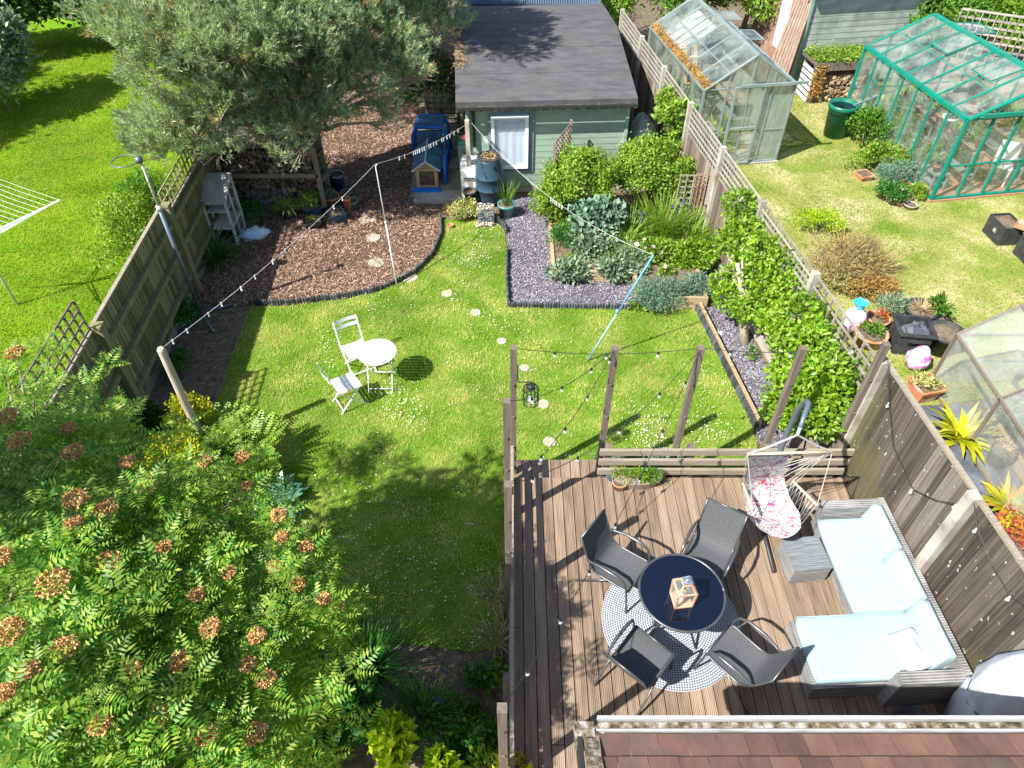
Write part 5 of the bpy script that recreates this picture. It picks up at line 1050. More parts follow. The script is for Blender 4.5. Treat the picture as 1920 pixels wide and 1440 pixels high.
# neighbour shed
t = thing('neighbour_shed', 'large faded green shed with peeling side wall and white door panel behind the log pile', 'shed', (7.93, 20.4, 0), .16); m = MB(); m.box((1.62, 1.5, 1.35), (3.2, 2.96, 2.6)); clad(m, 0, 3.24, 0, .1, 2.75, .15); part('front_wall', m, 'shed_pale', t)
m = MB(); m.box((-.01, 1.5, 1.35), (.03, 3., 2.7)); part('side_wall', m, 'trellis_brown', t); m = MB(); m.box((-.035, 1.2, 1.45), (.03, .5, 1.5)); part('door_panel', m, 'white', t); 
for x in (0, 3.24): m = MB(); m.box((x, -.02, 1.35), (.09, .09, 2.7)); part('corner_trim', m, 'shed_green', t)
m = MB(); m.add([(-.3, -.3, 2.72), (3.5, -.3, 2.72), (3.5, 1.6, 3.3), (-.3, 1.6, 3.3), (-.3, -.3, 2.78), (3.5, -.3, 2.78), (3.5, 1.6, 3.36), (-.3, 1.6, 3.36)], [(0, 1, 2, 3), (7, 6, 5, 4), (0, 4, 5, 1), (1, 5, 6, 2), (3, 7, 4, 0)]); part('roof', m, 'felt', t)
for i in range(7):
    m = MB(); L = 2.1+.12*i; m.bar((0, 0, 0), (.35+.05*i, .5, L), .07, .025); solo('timber_length', m, 'fence_pale' if i % 2 else 'trellis_brown', 'long thin timber leaning on the side of the neighbour shed', 'timber', (7.55-.08*i, 19.9+.05*i, 0), 0, 'timbers leaning on the neighbour shed')
t = thing('log_pile', 'open log shelter stacked with logs and topped by creeping plants before the faded green shed', 'log pile', (8.9, 19.55, 0), .12); m = MB()
for x in (-.75, .75): m.box((x, 0, .5), (.08, .08, 1.)); m.box((x, .6, .5), (.08, .08, 1.))
m.box((0, .28, 1.06), (1.75, .85, .05)); m.box((0, -.13, .99), (1.75, .04, .2)); m.box((0, .62, .5), (1.5, .03, 1.)); part('shelter', m, 'wood_grey', t); m = MB()
for k in range(6): m.bar((-.8, -.06, .08+.15*k), (-.8, .6, .08+.15*k), .03, .09)
part('side_slats', m, 'white_old', t); m = MB(); rd = random.Random(11); zz = .02
while zz < .68:
    xx = -.7
    while xx < .66: r_1 = rd.uniform(.03, .065); m.tube([(xx+r_1, rd.uniform(-.12, 0), zz+r_1*.6), (xx+r_1+rd.uniform(-.06, .06), .5, zz+r_1*.6)], r_1, rd.choice([3, 4, 5])); xx += r_1*1.8
    zz += .07
part('logs', m, 'log', t); n = 2600; B = np.stack([rng.uniform(-.85, .85, n), rng.uniform(-.15, .7, n), 1.1+np.abs(rng.normal(0, .09, n))], 1); part('creeping_plants', leafmesh('creeping_plants', B, unit(rdir(n)+np.array([0, -.2, .4])), rdir(n), .08, .035, 'lime'), None, t)
n = 700; B = np.stack([rng.uniform(-.85, -.5, n), np.full(n, -.16), rng.uniform(.2, 1.05, n)], 1); part('dry_trailer', leafmesh('dry_trailer', B, unit(rdir(n)+np.array([0, 0, -.5])), rdir(n), .07, .03, 'rust'), None, t)
t = thing('water_barrel', 'green plastic water barrel beside the green greenhouse', 'water butt', (8.28, 17.45, 0)); m = MB(); m.lathe([(.26, 0), (.33, .72), (.36, .74), (.36, .84), (.33, .84), (.32, .6), (.0, .58)], n=36); part('barrel', m, 'green_plastic', t, True); m = MB(); m.lathe([(.32, .75), (0, .752)], n=30); part('water', m, 'tabletop', t)
m = MB(); m.tube([(0, 0, 0), (1.05, -.1, .55)], .025, 8); solo('pipe', m, 'galv', 'grey downpipe from the green greenhouse into the green barrel', 'pipe', (8.45, 17.3, .85))
# crates
for i, (x, y) in enumerate(((10.25, 12.75), (10.5, 11.95))):
    t = thing('black_crate', ('black plastic crate of soil on the dry lawn, farther one', 'black plastic crate of soil on the dry lawn, nearer one')[i], 'crate', (x, y, 0), .08, 'black crates on the dry lawn'); m = MB()
    for c, d in (((0, -.28, .21), (.42, .02, .42)), ((0, .28, .21), (.42, .02, .42)), ((-.21, 0, .21), (.02, .54, .42)), ((.21, 0, .21), (.02, .54, .42)), ((0, 0, .02), (.4, .54, .02))): m.box(c, d)
    part('tub', m, 'dark_plastic', t); m = MB(); m.box((0, 0, .36), (.4, .53, .03)); part('compost', m, 'soil', t); m = MB()
    for k in range(3): m.box((-.2215, -.03, .2+.03*k), (.002, .1-.02*k, .012))
    part('label_mark', m, 'white_old', t)
m = MB(); m.box((0, 0, .02), (.5, .3, .02)); m.box((0, -.15, .05), (.5, .02, .07)); m.box((0, .15, .05), (.5, .02, .07)); m.box((-.25, 0, .05), (.02, .3, .07)); solo('seed_tray', m, 'terra', 'terracotta coloured tray lying across the two black crates', 'tray', (10.5, 12.42, .43), -.7)
# fruit cage with netting
t = thing('fruit_cage', 'netted wooden fruit cage with pitched top over green vegetable plants', 'fruit cage', (7.67, 6.2, 0)); m = MB(); xs = (-.7, .7)
for y in (2.2, .8, -.8, -2.4):
    for x in xs: m.bar((x, y, 0), (x, y, 1.09), .045)
    m.bar((xs[0], y, 1.09), (0, y, 1.67), .04); m.bar((xs[1], y, 1.09), (0, y, 1.67), .04); m.bar((xs[0], y, 1.09), (xs[1], y, 1.09), .03)
for x, z in ((xs[0], 1.09), (0, 1.67), (xs[1], 1.09), (xs[0], .06), (xs[1], .06)): m.bar((x, -2.4, z), (x, 2.2, z), .045)
part('timber_frame', m, 'wood_grey', t); m = MB()
m.quad((-.69, -2.4, .05), (-.69, 2.2, .05), (-.69, 2.2, 1.09), (-.69, -2.4, 1.09)); m.quad((-.69, -2.4, 1.11), (-.69, 2.2, 1.11), (0, 2.2, 1.69), (0, -2.4, 1.69)); m.quad((.69, -2.4, 1.11), (.69, 2.2, 1.11), (0, 2.2, 1.69), (0, -2.4, 1.69)); m.add([(-.67, 2.22, .05), (.67, 2.22, .05), (.67, 2.22, 1.09), (0, 2.22, 1.67), (-.67, 2.22, 1.09)], [(0, 1, 2, 3, 4)]); part('netting', m, 'netting', t)
m = MB(); m.tube([(0.2, 1.95, 1.56), (.35, 1.6, 1.45), (.7, 1.2, 1.2), (1.0, 1.0, 1.15), (1.0, 1.2, 1.15), (.6, 1.6, 1.3), (.2, 2.0, 1.56), (.15, 2.02, 1.6), (.2, 1.95, 1.56)], .014, 5); part('yellow_tie', m, 'yellow_cord', t)
raised('weathered raised bed inside the netted cage', 7.5, 8.6, 5.3, 7.6, .2)
raised('weathered raised bed at the near end of the netted cage', 7.5, 8.6, 3.2, 5.1, .2)
mb = MB(); mb.add([(x, y, .012) for x, y in [(5.35, 3.2), (7.46, 3.2), (7.44, 7.9), (5.25, 7.9), (5.3, 5)]], [(0, 1, 2, 3, 4)]); struct('path', mb, 'membrane')
# yellow line
m = MB(); a, b = Vector((4.05, 12.55, 2.0)), Vector(P(1520, 408, .1)); m.tube([p_-a for p_ in cable_pts(a, b, .1)], .008, 5); solo('yellow_line', m, 'yellow_cord', 'thin yellow cord from the trellis fence down to the brown shrub', 'cord', tuple(a))
# tubs, bags by the fence
def at(u, v, z=0): return P(u, v, z)
p = at(1590, 612); m = MB(); m.blob((0, 0, .24), (.2, .2, .25), 14, 10, .1, 21); t = thing('tied_bag', 'white and pink sack tied with turquoise plastic beside the trellis', 'sack', (p[0], p[1]-.1, 0)); part('sack', m, 'bag_pink', t, True); m = MB(); m.lathe([(.03, .46), (.05, .49), (.1, .62), (.13, .64), (.07, .6)], n=9); m.v = [(x*(1+.3*math.sin(5*z*20+x*40)), y, z) for x, y, z in m.v]; part('knot', m, 'turquoise', t)
pot('plant_pot', 'large terracotta bowl with low green plants beside the tied sack', (*at(1625, 645)[:2], 0), .27, .28, 'terra', .7, plant=pl_bush((.2, .2, .09), 330, .06, .03, 'green'))
pot('plant_pot', 'smaller terracotta bowl tucked behind the large one by the trellis', (*at(1640, 612)[:2], 0), .2, .22, 'terra', .7, plant=pl_bush((.14, .14, .1), 160, .06, .02, 'redfol'))
p = at(1702, 660); t = thing('recycling_box', 'square black recycling box holding crumpled black sacks', 'box', (p[0], p[1]+.15, 0), -.15); m = MB()
for c, d in (((0, -.24, .24), (.52, .02, .48)), ((0, .24, .24), (.52, .02, .48)), ((-.26, 0, .24), (.02, .46, .48)), ((.26, 0, .24), (.02, .46, .48)), ((0, 0, .02), (.5, .46, .02)), ((0, -.27, .46), (.6, .05, .03)), ((0, .27, .46), (.6, .05, .03)), ((-.29, 0, .46), (.05, .49, .03)), ((.29, 0, .46), (.05, .49, .03))): m.box(c, d)
part('box_body', m, 'dark_plastic', t); m = MB(); m.box((0.0, -.31, .36), (.3, .03, .03)); part('handle', m, 'dark_plastic', t); m = MB(); m.blob((.05, 0, .34), (.2, .18, .16), 9, 6, .35, 3); part('crumpled_sack', m, 'membrane', t)
for i, (u, v, r_1, h_, lab, pf) in enumerate(((1757, 655, .29, .42, 'round black tub with stretched plastic over its top, next to the recycling box', None), (1715, 605, .28, .34, 'round black tub of dead brown stems behind the recycling box', pl_straps(60, .22, .012, 'straw', (.2, 1.3), (.2, 1.))), (1748, 607, .2, .25, 'small black tub with leafy weeds near the cage corner', pl_bush((.22, .2, .2), 260, .1, .04, 'green')), (1866, 868, .17, .3, 'dark grey pot of dead twigs on the weed membrane', pl_straps(90, .16, .012, 'straw', (.2, 1.4), (.1, .8))))):
    p = at(u, v); pot('black_tub', lab, (p[0], p[1], .01), r_1, h_, 'dark_plastic', .8, plant=pf, cat='tub')
pot('plant_pot', 'pale pink pot lying near the white sack on the dry lawn', (*at(1752, 583)[:2], .02), .14, .2, 'terra', .75)
p = at(1738, 585); m = MB(); m.blob((0, 0, .1), (.2, .14, .1), 10, 7, .2, 6); solo('white_sack', m, 'white', 'crumpled white sack on the dry lawn behind the black tubs', 'sack', (p[0], p[1], 0), smooth=False)
p = at(1712, 690); m = MB(); m.blob((0, 0, .22), (.2, .18, .24), 14, 9, .16, 13); solo('compost_bag', m, 'bag_green', 'white, green and magenta printed compost bag beside the recycling box', 'bag', (p[0]+.0, p[1], 0), .5, smooth=True)
p = at(1712, 748); pot('plant_pot', 'square terracotta planter with pale succulents against the privacy fence', (p[0]+.12, p[1]+.05, .01), .2, .3, 'terra', .7, True, plant=pl_bush((.24, .2, .1), 380, .05, .03, 'varieg'))
t = thing('trellis_fence', 'pale square trellis fence half hidden by shrubs beyond the green greenhouse', 'fence', (13.4, 19.2, 0)); 
for i, (a, b) in enumerate((((-1.6, .9), (.5, -.2)), ((.8, -.35), (3.2, -1.6)))): m = MB(); trellis(m, a, b, .8, 2.2, .17, .05, .02); part('lattice_panel', m, 'trellis', t)
m = MB(); m.bar((-1.6, .9, .5), (3.2, -1.6, .5), .03, 1.); part('board_panel', m, 'fence_pale', t)
# ================= TREES =================
def lobes_pts(lobes, n_each, flat=.6, shell=.35):
    """points over a list of (x, y, z, r) lobes"""
    Pn, On = [], []
    for x, y, z, r in lobes:
        n = int(n_each*r*r); d = rdir(n); q = rng.uniform(shell, 1.05, (n, 1))**.8
        Pn.append(np.array([x, y, z])+d*q*np.array([r, r, r*flat])); On.append(d)
    return np.concatenate(Pn), np.concatenate(On)
def pxl(t): return [(*P(u, v, z)[:2], z, r) for u, v, z, r in t]
# --- pine ---
pine = pxl([(215, 18, 4.2, .75), (280, 60, 4.0, .95), (315, 130, 3.4, .85), (340, 200, 2.8, .8), (300, 250, 2.3, .7), (285, 285, 2.0, .45), (350, 265, 2.2, .65), (400, 275, 2.1, .55), (340, 60, 4.1, 1.0), (440, 40, 4.2, 1.0), (540, 30, 3.9, 1.1), (640, 30, 3.4, 1.1), (740, 25, 2.9, 1.0), (815, 20, 2.9, .8), (840, 55, 2.7, .5), (390, 130, 3.3, .6), (530, 105, 3.3, .9), (610, 95, 3.1, .9), (700, 85, 2.8, .9), (775, 95, 2.7, .6), (510, 180, 2.7, .7), (580, 175, 2.7, .7), (650, 150, 2.7, .8), (540, 235, 2.3, .6), (600, 230, 2.3, .6), (690, 190, 2.4, .5), (750, 150, 2.5, .5), (480, 245, 2.2, .5), (555, 285, 1.9, .4), (640, 210, 2.3, .4), (715, 228, 2.1, .25), (470, 100, 3.4, .6), (790, 135, 2.6, .35), (440, 90, 4.0, .7), (500, 70, 4.0, .8), (425, 150, 3.3, .6), (560, 60, 3.8, .8), (380, 90, 4.0, .8), (470, 170, 3.0, .5)])
pine += [(-2.5, 15.2, 5.9, .9), (-3.3, 15.8, 6.3, 1.1), (-4.3, 15.2, 6.7, 1.2), (-5.6, 15.8, 6.3, 1.3), (-2.2, 16.4, 5.4, .9), (-4.6, 17, 6.4, 1.4), (-3.0, 17.2, 5.4, 1.1), (-6.8, 16.5, 5.4, 1.2)]
t = thing('pine_tree', 'large blue-green pine spreading over the log store and bark bed', 'tree', (-4.7, 15.2, 0)); O = np.array([-4.7, 15.2, 0.])
def sublobes(lobes, per, q=.36):
    r_ = []
    for x, y, z, r in lobes:
        for d in rdir(max(3, int(per*r*r))):
            d[2] = abs(d[2])*.9-.2; k = rng.uniform(.55, 1.)*r; r_.append((x+d[0]*k, y+d[1]*k, z+d[2]*k*.75, q*rng.uniform(.55, 1.15)*(.6+.4*r)))
    return r_
def shoots(name, lobes, n_each, mat, need=18, nl=.1, L=.13):
    c, out = lobes_pts(lobes, n_each, .75, .7); hv = unit(c-np.array([-4.7, 15.2, 3.])); ca = unit(out*.75+hv*.25+np.array([0, 0, .6]))
    keep = out[:, 2] > -.45; c = c[keep]; ca = ca[keep]
    k = 4; p = np.repeat(c, k, 0)+rng.normal(0, .05, (len(c)*k, 3)); n = len(p); ax = unit(np.repeat(ca, k, 0)+rdir(n)*.3)
    B, D = [], []
    for i in range(need):
        f = rng.uniform(0, 1, (n, 1)); B.append(p+ax*L*f); D.append(unit(ax*(.5+1.*f)+rdir(n)*.7))
    B = np.concatenate(B); D = np.concatenate(D); k = len(B)
    return leafmesh(name, B-O, D, rdir(k), jitter(nl, k, .3), jitter(.012, k, .2), mat, .0)
SL = sublobes(pine, 26)
part('foliage', shoots('foliage', SL, 140, 'pine'), None, t)
part('dry_shoots', shoots('dry_shoots', SL[::3]+[s_ for s_ in SL if -4.6 < s_[0] < -2.9 and s_[2] < 3.6][::2], 34, 'pine_dry', 14), None, t)
mb = MB(); random.seed(5)
limb(mb, (0, 0, 0), (.2, .1, 3.2), .24, .18, 10, .03); limb(mb, (.2, .1, 3.1), (.1, .4, 6.4), .18, .07, 9, .03); limb(mb, (-.1, -.1, .6), (-1.1, -.6, 4.0), .15, .08, 8, .05); limb(mb, (.1, -.1, 1), (1.2, -.8, 4.2), .14, .07, 8, .05)
part('trunk', mb, 'trunk', t, True); mb = MB()
for x, y, z, r in pine:
    e = Vector((x, y, z-.1*r))-Vector(O); s = Vector((e.x*.12, e.y*.12, max(1.4, min(5.5, z-.8+random.uniform(-.5, .5))))); pts = limb(mb, s, e, .055, .015, 6, .07)
    for k in range(16):
        d = Vector((random.gauss(0, 1), random.gauss(0, 1), random.gauss(.1, .6))).normalized()*r*random.uniform(.6, 1.); mb.tube([pts[-2], e+d*.45+Vector((0, 0, -.05)), e+d], [.014, .009, .004], 4)
part('branch', mb, 'twig', t)
# --- rowan ---
heads = [(100, 1098, 65), (205, 1057, 50), (125, 1218, 50), (22, 1187, 55), (60, 1262, 40), (395, 1180, 38), (340, 1243, 42), (247, 1258, 40), (300, 1343, 42), (190, 1360, 42), (392, 1382, 45), (480, 1378, 45), (500, 1275, 38), (483, 1195, 30), (466, 1248, 30), (200, 958, 45), (145, 938, 45), (140, 852, 40), (40, 830, 45), (30, 665, 36), (130, 808, 30), (385, 868, 25), (455, 860, 28), (462, 915, 20), (523, 968, 28), (558, 1098, 28), (608, 1125, 25), (636, 1140, 22), (575, 1028, 25), (370, 1118, 28), (15, 785, 40), (0, 1050, 45), (280, 915, 35), (15, 1300, 32), (530, 1010, 24), (515, 1065, 24), (140, 985, 32), (430, 1075, 26), (310, 1030, 30), (240, 870, 30)]
rp = []
def rz_(u, v): return max(2.3, 4.15-1.1*max(0, u/640.)**1.2-.6*max(0, (900-v)/250.)-.3*max(0, (v-1200)/240.)*max(0, u/600.))
for u, v, s in heads: rp.append(P(u, v, rz_(u, v)+.15))
extra = [(250, 1150), (330, 1120), (60, 970), (90, 1010), (230, 1040), (430, 1050), (430, 1140), (400, 1280), (480, 1170), (450, 1300), (130, 1420), (250, 1430), (360, 1460), (450, 1430), (30, 1400), (-60, 1250), (-60, 1050), (-50, 930), (100, 930), (390, 1080), (310, 1290), (480, 1210), (470, 1120), (180, 1150), (300, 1020), (60, 1150), (-100, 1400), (180, 1290), (410, 1420), (430, 1350), (140, 1080), (170, 950), (60, 900), (0, 860), (380, 1200), (440, 1230), (330, 1390), (70, 1330), (240, 1090), (490, 1060), (350, 1160), (110, 1280), (220, 1340), (20, 1100), (150, 1200), (290, 1200), (370, 1330), (10, 970)]
thin = [(205, 775), (165, 755), (225, 820), (60, 740), (110, 830), (10, 700), (180, 870), (590, 1180), (500, 1340), (480, 1400), (560, 1130), (530, 1200), (240, 920), (330, 950), (420, 960), (280, 900)]
tips = rp+[P(u, v, rz_(u, v)) for u, v in extra+thin]; RO = np.array([-3.1, 2.2, 0.]); t = thing('rowan_tree', 'rowan tree with feathery leaves and brown flower heads in the near left corner', 'tree', tuple(RO))
TP, TO, = [], []
for i, c in enumerate(tips):
    small = (i < len(rp) and heads[i][2] <= 28) or i >= len(rp)+len(extra)
    n = 6 if small else (24 if c[0] < -2.6 else 11); sg = .1 if small else .26; q = rng.normal(0, 1, (n, 3))*np.array([sg, sg, .3]); q[:, 2] = -np.abs(q[:, 2])*(1 if small else 1.6)-.06; q[0] = 0; TP.append(np.array(c)+q); TO.append(unit(q*.5+np.array([0, 0, .9])))
TP = np.concatenate(TP); TO = np.concatenate(TO); TP[:, 2] = np.maximum(TP[:, 2], 1.3)
Bs, Ds, Ns, Ls = [], [], [], []
for k in range(6):
    n = len(TP); a = rng.uniform(0, 6.28, n) if k == 0 else a+6.28/6*rng.uniform(.8, 1.2, n); Dk = unit(np.stack([np.cos(a), np.sin(a), rng.uniform(-.15, .55, n)], 1)+TO*.25)
    Bs.append(TP-TO*.02); Ds.append(Dk); Ns.append(unit(np.array([0, 0, 1.])+rdir(n)*.35)); Ls.append(jitter(.178, n, .42)*np.clip(.75+.12*(TP[:, 2]-2.6), .72, 1.))
B, D, N, L = pinnate_arrays(np.concatenate(Bs), np.concatenate(Ds), np.concatenate(Ns), np.concatenate(Ls), 6)
part('foliage', leafmesh('foliage', B-RO, D, N, L, L*.34, 'rowan', .1), None, t)
for i, c in enumerate(rp):
    s = heads[i][2]; n = 150; d = rdir(n); d[:, 2] = np.abs(d[:, 2])*.75; r_ = .42*s*(CAMH-c[2])/(K*(F+heads[i][1]-720))*rng.uniform(.75, 1.1, (n, 1)); q = np.array(c)-RO+np.array([0, 0, .02])+d*r_*np.array([1.1, 1.1, .7]); nn = np.repeat(q, 4, 0); k = len(nn)
    part('flower_head', leafmesh('flower_head', nn, unit(np.repeat(d, 4, 0)*.5+rdir(k)), rdir(k), .02, .016, 'rowanfl', 0), None, t)
mb = MB(); random.seed(3); limb(mb, (0, 0, 0), (.05, .1, 1.6), .1, .08, 9, .03); stems = [(-.9, .5, 2.9), (.5, .6, 2.5), (-.4, -.6, 3.0), (.6, -.5, 2.7), (-1.3, 1.6, 3.0)]
for s in stems: limb(mb, (.05, .1, 1.5), s, .07, .035, 8, .05)
part('trunk', mb, 'trunk', t, True); mb = MB()
for c in tips:
    e = Vector(c)-Vector(RO)-Vector((0, 0, .03)); s = min(stems, key=lambda q: (Vector(q)-e).length); limb(mb, s, e, .02, .006, 5, .06, 4)
part('branch', mb, 'twig', t)

def broad_tree(lab, loc, h, r, n, L, W, mat, name='tree', group=None, lobes=16, zc=.62, cat='tree'):
    t = thing(name, lab, cat, loc, 0, group); p, out = crown_pts(n, (r, r, h*.38), lobes, .42, h*zc); k = len(p)
    part('crown', leafmesh('crown', p, unit(out*.6+rdir(k)*.8), unit(out+rdir(k)*.6+np.array([0, 0, .4])), jitter(L, k), jitter(W, k), mat), None, t)
    m = MB(); limb(m, (0, 0, 0), (.1, 0, h*.6), .16*h/5, .08*h/5, 8, .03)
    for i in range(6): a = i*1.05; limb(m, (0, 0, h*.35), (math.cos(a)*r*.6, math.sin(a)*r*.6, h*.7), .05, .015, 6, .05)
    part('trunk', m, 'trunk', t, True)
bush('tree', 'broadleaf tree with pale glossy leaves at the top left corner', 'tree', (-13.6, 18.8, 0), (1.1, 1.7, 1.5), 7500, .15, .09, 'silver', lobes=20, stem='trunk')
for x, y, r, l in ((-16.0, 22.9, 1.9, 'dark shrubs at the far end of the left lawn, left clump'), (-13.2, 23.8, 1.9, 'dark shrubs at the far end of the left lawn, middle clump'), (-10.6, 24.2, 1.9, 'dark shrubs at the far end of the left lawn beside the pine')): bush('shrub', l, 'shrub', (x, y, 0), (r, r*.8, 1.7), 8000, .18, .1, 'dark', lobes=22)
broad_tree('dark tree off the left edge of the neighbour lawn', (-19.4, 14.3, 0), 7.5, 3.2, 14000, .25, .15, 'dark'); broad_tree('dark tree off the left edge further down the neighbour lawn', (-20.2, 18.0, 0), 7., 2.5, 10000, .25, .15, 'dark'); bush('shrub', 'dark ivy-like shrub behind the trellis side gate', 'shrub', (-2.1, 18.7, 0), (1.0, .6, 1.0), 3500, .12, .07, 'dark')  # shrub behind the gate is an added dark mass standing in for shade
broad_tree('tree of the left neighbour standing beside the house', (-6.05, 2.2, 0), 6.9, 1.25, 3600, .16, .1, 'green', zc=.8)
# rows of shrubs closing the view at the top
for i, (x, y, h, r, mt, lab) in enumerate(((-4.5, 22.5, 4.5, 2.4, 'dark', 'dark shrub mass behind the pine tree'), (.2, 25.5, 3.6, 2.4, 'dark', 'dark shrub behind the corrugated roof'), (3.3, 23.2, 3.2, 1.3, 'lime', 'yellow-green conifer hedge clump at the far end of the trellis fence'), (5.2, 22.6, 3.4, 1.5, 'green', 'green conifer hedge clump behind the grey greenhouse ridge'), (7.2, 23.4, 3.2, 1.5, 'lime', 'yellow-green conifer clump between grey greenhouse and neighbour shed'), (2.6, 21.6, 2.2, .8, 'lime', 'low golden conifer at the top end of the trellis fence'), (12.3, 21.4, 2.8, 1.5, 'green', 'leafy shrub between neighbour shed and far trellis'), (14.2, 21.3, 2.9, 1.7, 'bright', 'bright green shrub behind the far pale trellis'), (16.6, 19.6, 2.6, 1.5, 'lime', 'pale green shrub at the top right corner in front of the trellis'), (13.2, 24.5, 3.6, 2., 'green', 'green tree beyond the far pale trellis'))):
    broad_tree(lab, (x, y, 0), h, r, int(3600*r*r), .13, .055, mt, 'shrub', lobes=20, zc=.55, cat='shrub')

# ================= FRUIT TREES ON THE FENCE =================
def espalier(lab, base, lobes, n_each, mat, L=.12, W=.07, trunk='trunk_pale', pts=None, name='fruit_tree', cat='fruit tree'):
    t = thing(name, lab, cat, base); O = np.array(base); lb = pxl(lobes); p, out = lobes_pts([(a, b, c, r*.88) for a, b, c, r in lb], n_each, .9, .45); k = len(p)
    part('crown', leafmesh('crown', p-O, unit(out*.5+rdir(k)*.7+np.array([0, -.1, .25])), unit(out+rdir(k)*.5+np.array([-.3, -.3, .6])), jitter(L, k), jitter(W, k), mat, .2), None, t)
    m = MB(); top = Vector((lb[len(lb)//2][0]-base[0], lb[len(lb)//2][1]-base[1], 1.2)); mid = Vector((top.x*.4, top.y*.4, .7)); m.tube([(0, 0, 0), tuple(mid*.6), tuple(mid), tuple(top)], [.085, .075, .06, .035], 9); part('trunk', m, trunk, t, True); m = MB()
    for x, y, z, r in lb: limb(m, mid, Vector((x, y, z))-Vector(base), .03, .008, 6, .05)
    part('branch', m, trunk, t); return t
p = P(1395, 645); espalier('trained fruit tree with bright broad leaves on the trellis fence, pale trunk showing', (p[0], p[1], 0), [(1385, 385, 1.9, .34), (1400, 430, 1.7, .33), (1430, 470, 1.7, .36), (1465, 500, 1.7, .36), (1480, 550, 1.5, .34), (1440, 540, 1.3, .33), (1395, 470, 1.3, .3), (1375, 520, .9, .3), (1365, 560, .7, .28), (1400, 580, .8, .28), (1440, 600, .8, .26), (1375, 440, 1.4, .28), (1350, 530, .7, .22), (1360, 455, 1.2, .25), (1420, 520, 1.2, .3)], 5200, 'bright', .088, .052)
p = P(1545, 800); espalier('densest fruit tree, bright leaves spilling beside the privacy fence corner', (p[0], p[1]+.3, 0), [(1500, 590, 1.8, .4), (1525, 640, 1.7, .38), (1555, 695, 1.65, .36), (1568, 745, 1.35, .33), (1500, 650, 1.4, .38), (1530, 710, 1.4, .42), (1480, 700, 1., .36), (1470, 740, .7, .36), (1510, 760, 1., .4), (1550, 780, 1.1, .38), (1460, 770, .4, .3), (1500, 780, .7, .36), (1570, 800, .9, .26), (1450, 600, 1.3, .24), (1475, 640, 1.2, .3)], 5200, 'bright', .088, .052)
p = P(1270, 300); espalier('climbing shrub with pale twisted stem and lime leaves high on the trellis fence', (p[0], p[1]+.1, 0), [(1250, 190, 1.9, .24), (1245, 215, 1.8, .22), (1270, 205, 1.9, .25), (1290, 205, 1.9, .2), (1265, 240, 1.5, .22), (1262, 270, 1.2, .2), (1250, 180, 2.0, .2), (1270, 300, .8, .18)], 4600, 'lime', .11, .06, name='climber', cat='climbing shrub')

# ================= SHRUBS AND BORDER PLANTS =================
def at(u, v, z=0): p = P(u, v, z); return (p[0], p[1], z)
def low(lab, u, v, r, n, L, W, mat, **k): return bush(k.pop('name', 'shrub'), lab, k.pop('cat', 'shrub'), at(u, v), r, n, L, W, mat, **k)
# left border
bush('shrub', 'lower golden-leaved shrub between rowan and fern', 'shrub', (-4.6, 6.15, 0), (.58, .5, .62), 6500, .05, .028, 'yellow', lobes=24, lr=.32); bush('shrub', 'small golden-leaved shrub around the round line post foot', 'shrub', (-4.8, 7.15, 0), (.42, .34, .52), 3200, .05, .026, 'yellow', lobes=18, lr=.34)
def fern(lab, loc, n, L, mat, az=None):
    t = thing('fern', lab, 'fern', loc); Bs, Ds, Ns, Ls = [], [], [], []
    for i in range(n):
        a = rng.uniform(0, 6.28); th = rng.uniform(.05, .6); p0 = np.array([math.cos(a)*.05, math.sin(a)*.05, 0]); ln = L*rng.uniform(.75, 1.1); seg = 22
        for k in range(seg):
            f = k/seg; ang = th+f*.9; d = np.array([math.cos(a)*math.sin(ang), math.sin(a)*math.sin(ang), math.cos(ang)]); p0 = p0+d*ln/seg
            if k < 3: continue
            w = ln*.15*math.sin(math.pi*min(1, (1-f)*1.05+.02))**.8; s = np.array([-math.sin(a), math.cos(a), 0])
            for sg in (-1, 1): Bs.append(p0); Ds.append(s*sg+d*.35); Ns.append(np.array([-math.cos(a)*math.cos(ang), -math.sin(a)*math.cos(ang), math.sin(ang)])+.01); Ls.append(w)
    B = np.array(Bs); L_ = np.array(Ls); part('fronds', leafmesh('fronds', B, unit(np.array(Ds)), unit(np.array(Ns)), L_, L*.045, mat, .1), None, t)
    m = MB(); m.lathe([(.05, 0), (.04, .06)]); part('rootstock', m, 'twig', t)
low('green leafy filler shrub behind the ferns', 420, 880, (.5, .4, .3), 1800, .06, .03, 'green')
fern('tall bright green fern nearest the lawn edge', at(475, 878), 60, .85, 'lime'); fern('bright green fern beside the round line post', at(418, 862), 60, .85, 'lime'); fern('fern between the golden shrub and the hosta', at(445, 905), 50, .8, 'lime')
t = straps('hosta', 'blue-green hosta with broad overlapping leaves at the lawn edge', 'hosta', at(520, 950), 80, .42, .19, 'hosta', .1, (.3, 1.2), (.7, 1.6))
straps('daylily', 'arching strap-leaved plant below the whitewashed plant cabinet', 'daylily', at(400, 492), 120, .75, .028, 'deep', .16, (.2, 1.), (.7, 1.6))
low('low dark leafy plant by the fence post foot', 283, 805, (.28, .3, .16), 700, .09, .07, 'dark', name='border_plant'); low('green ground plant beside the netball post foot', 348, 600, (.22, .4, .16), 900, .07, .045, 'deep', name='border_plant'); low('small leafy weeds along the fence below the netball post', 340, 690, (.2, .5, .13), 700, .06, .04, 'deep', name='border_plant')
low('bright dark-green bush next to the leaning slate boards', 475, 418, (.4, .32, .26), 1900, .05, .028, 'deep')
low('light green hedge bush on the neighbour side of the old fence', 250, 470, (.7, 1.3, .55), 6500, .06, .035, 'lime'); low('small light green hedge clump beside the netball ring', 290, 400, (.6, .9, .5), 3200, .06, .035, 'green')
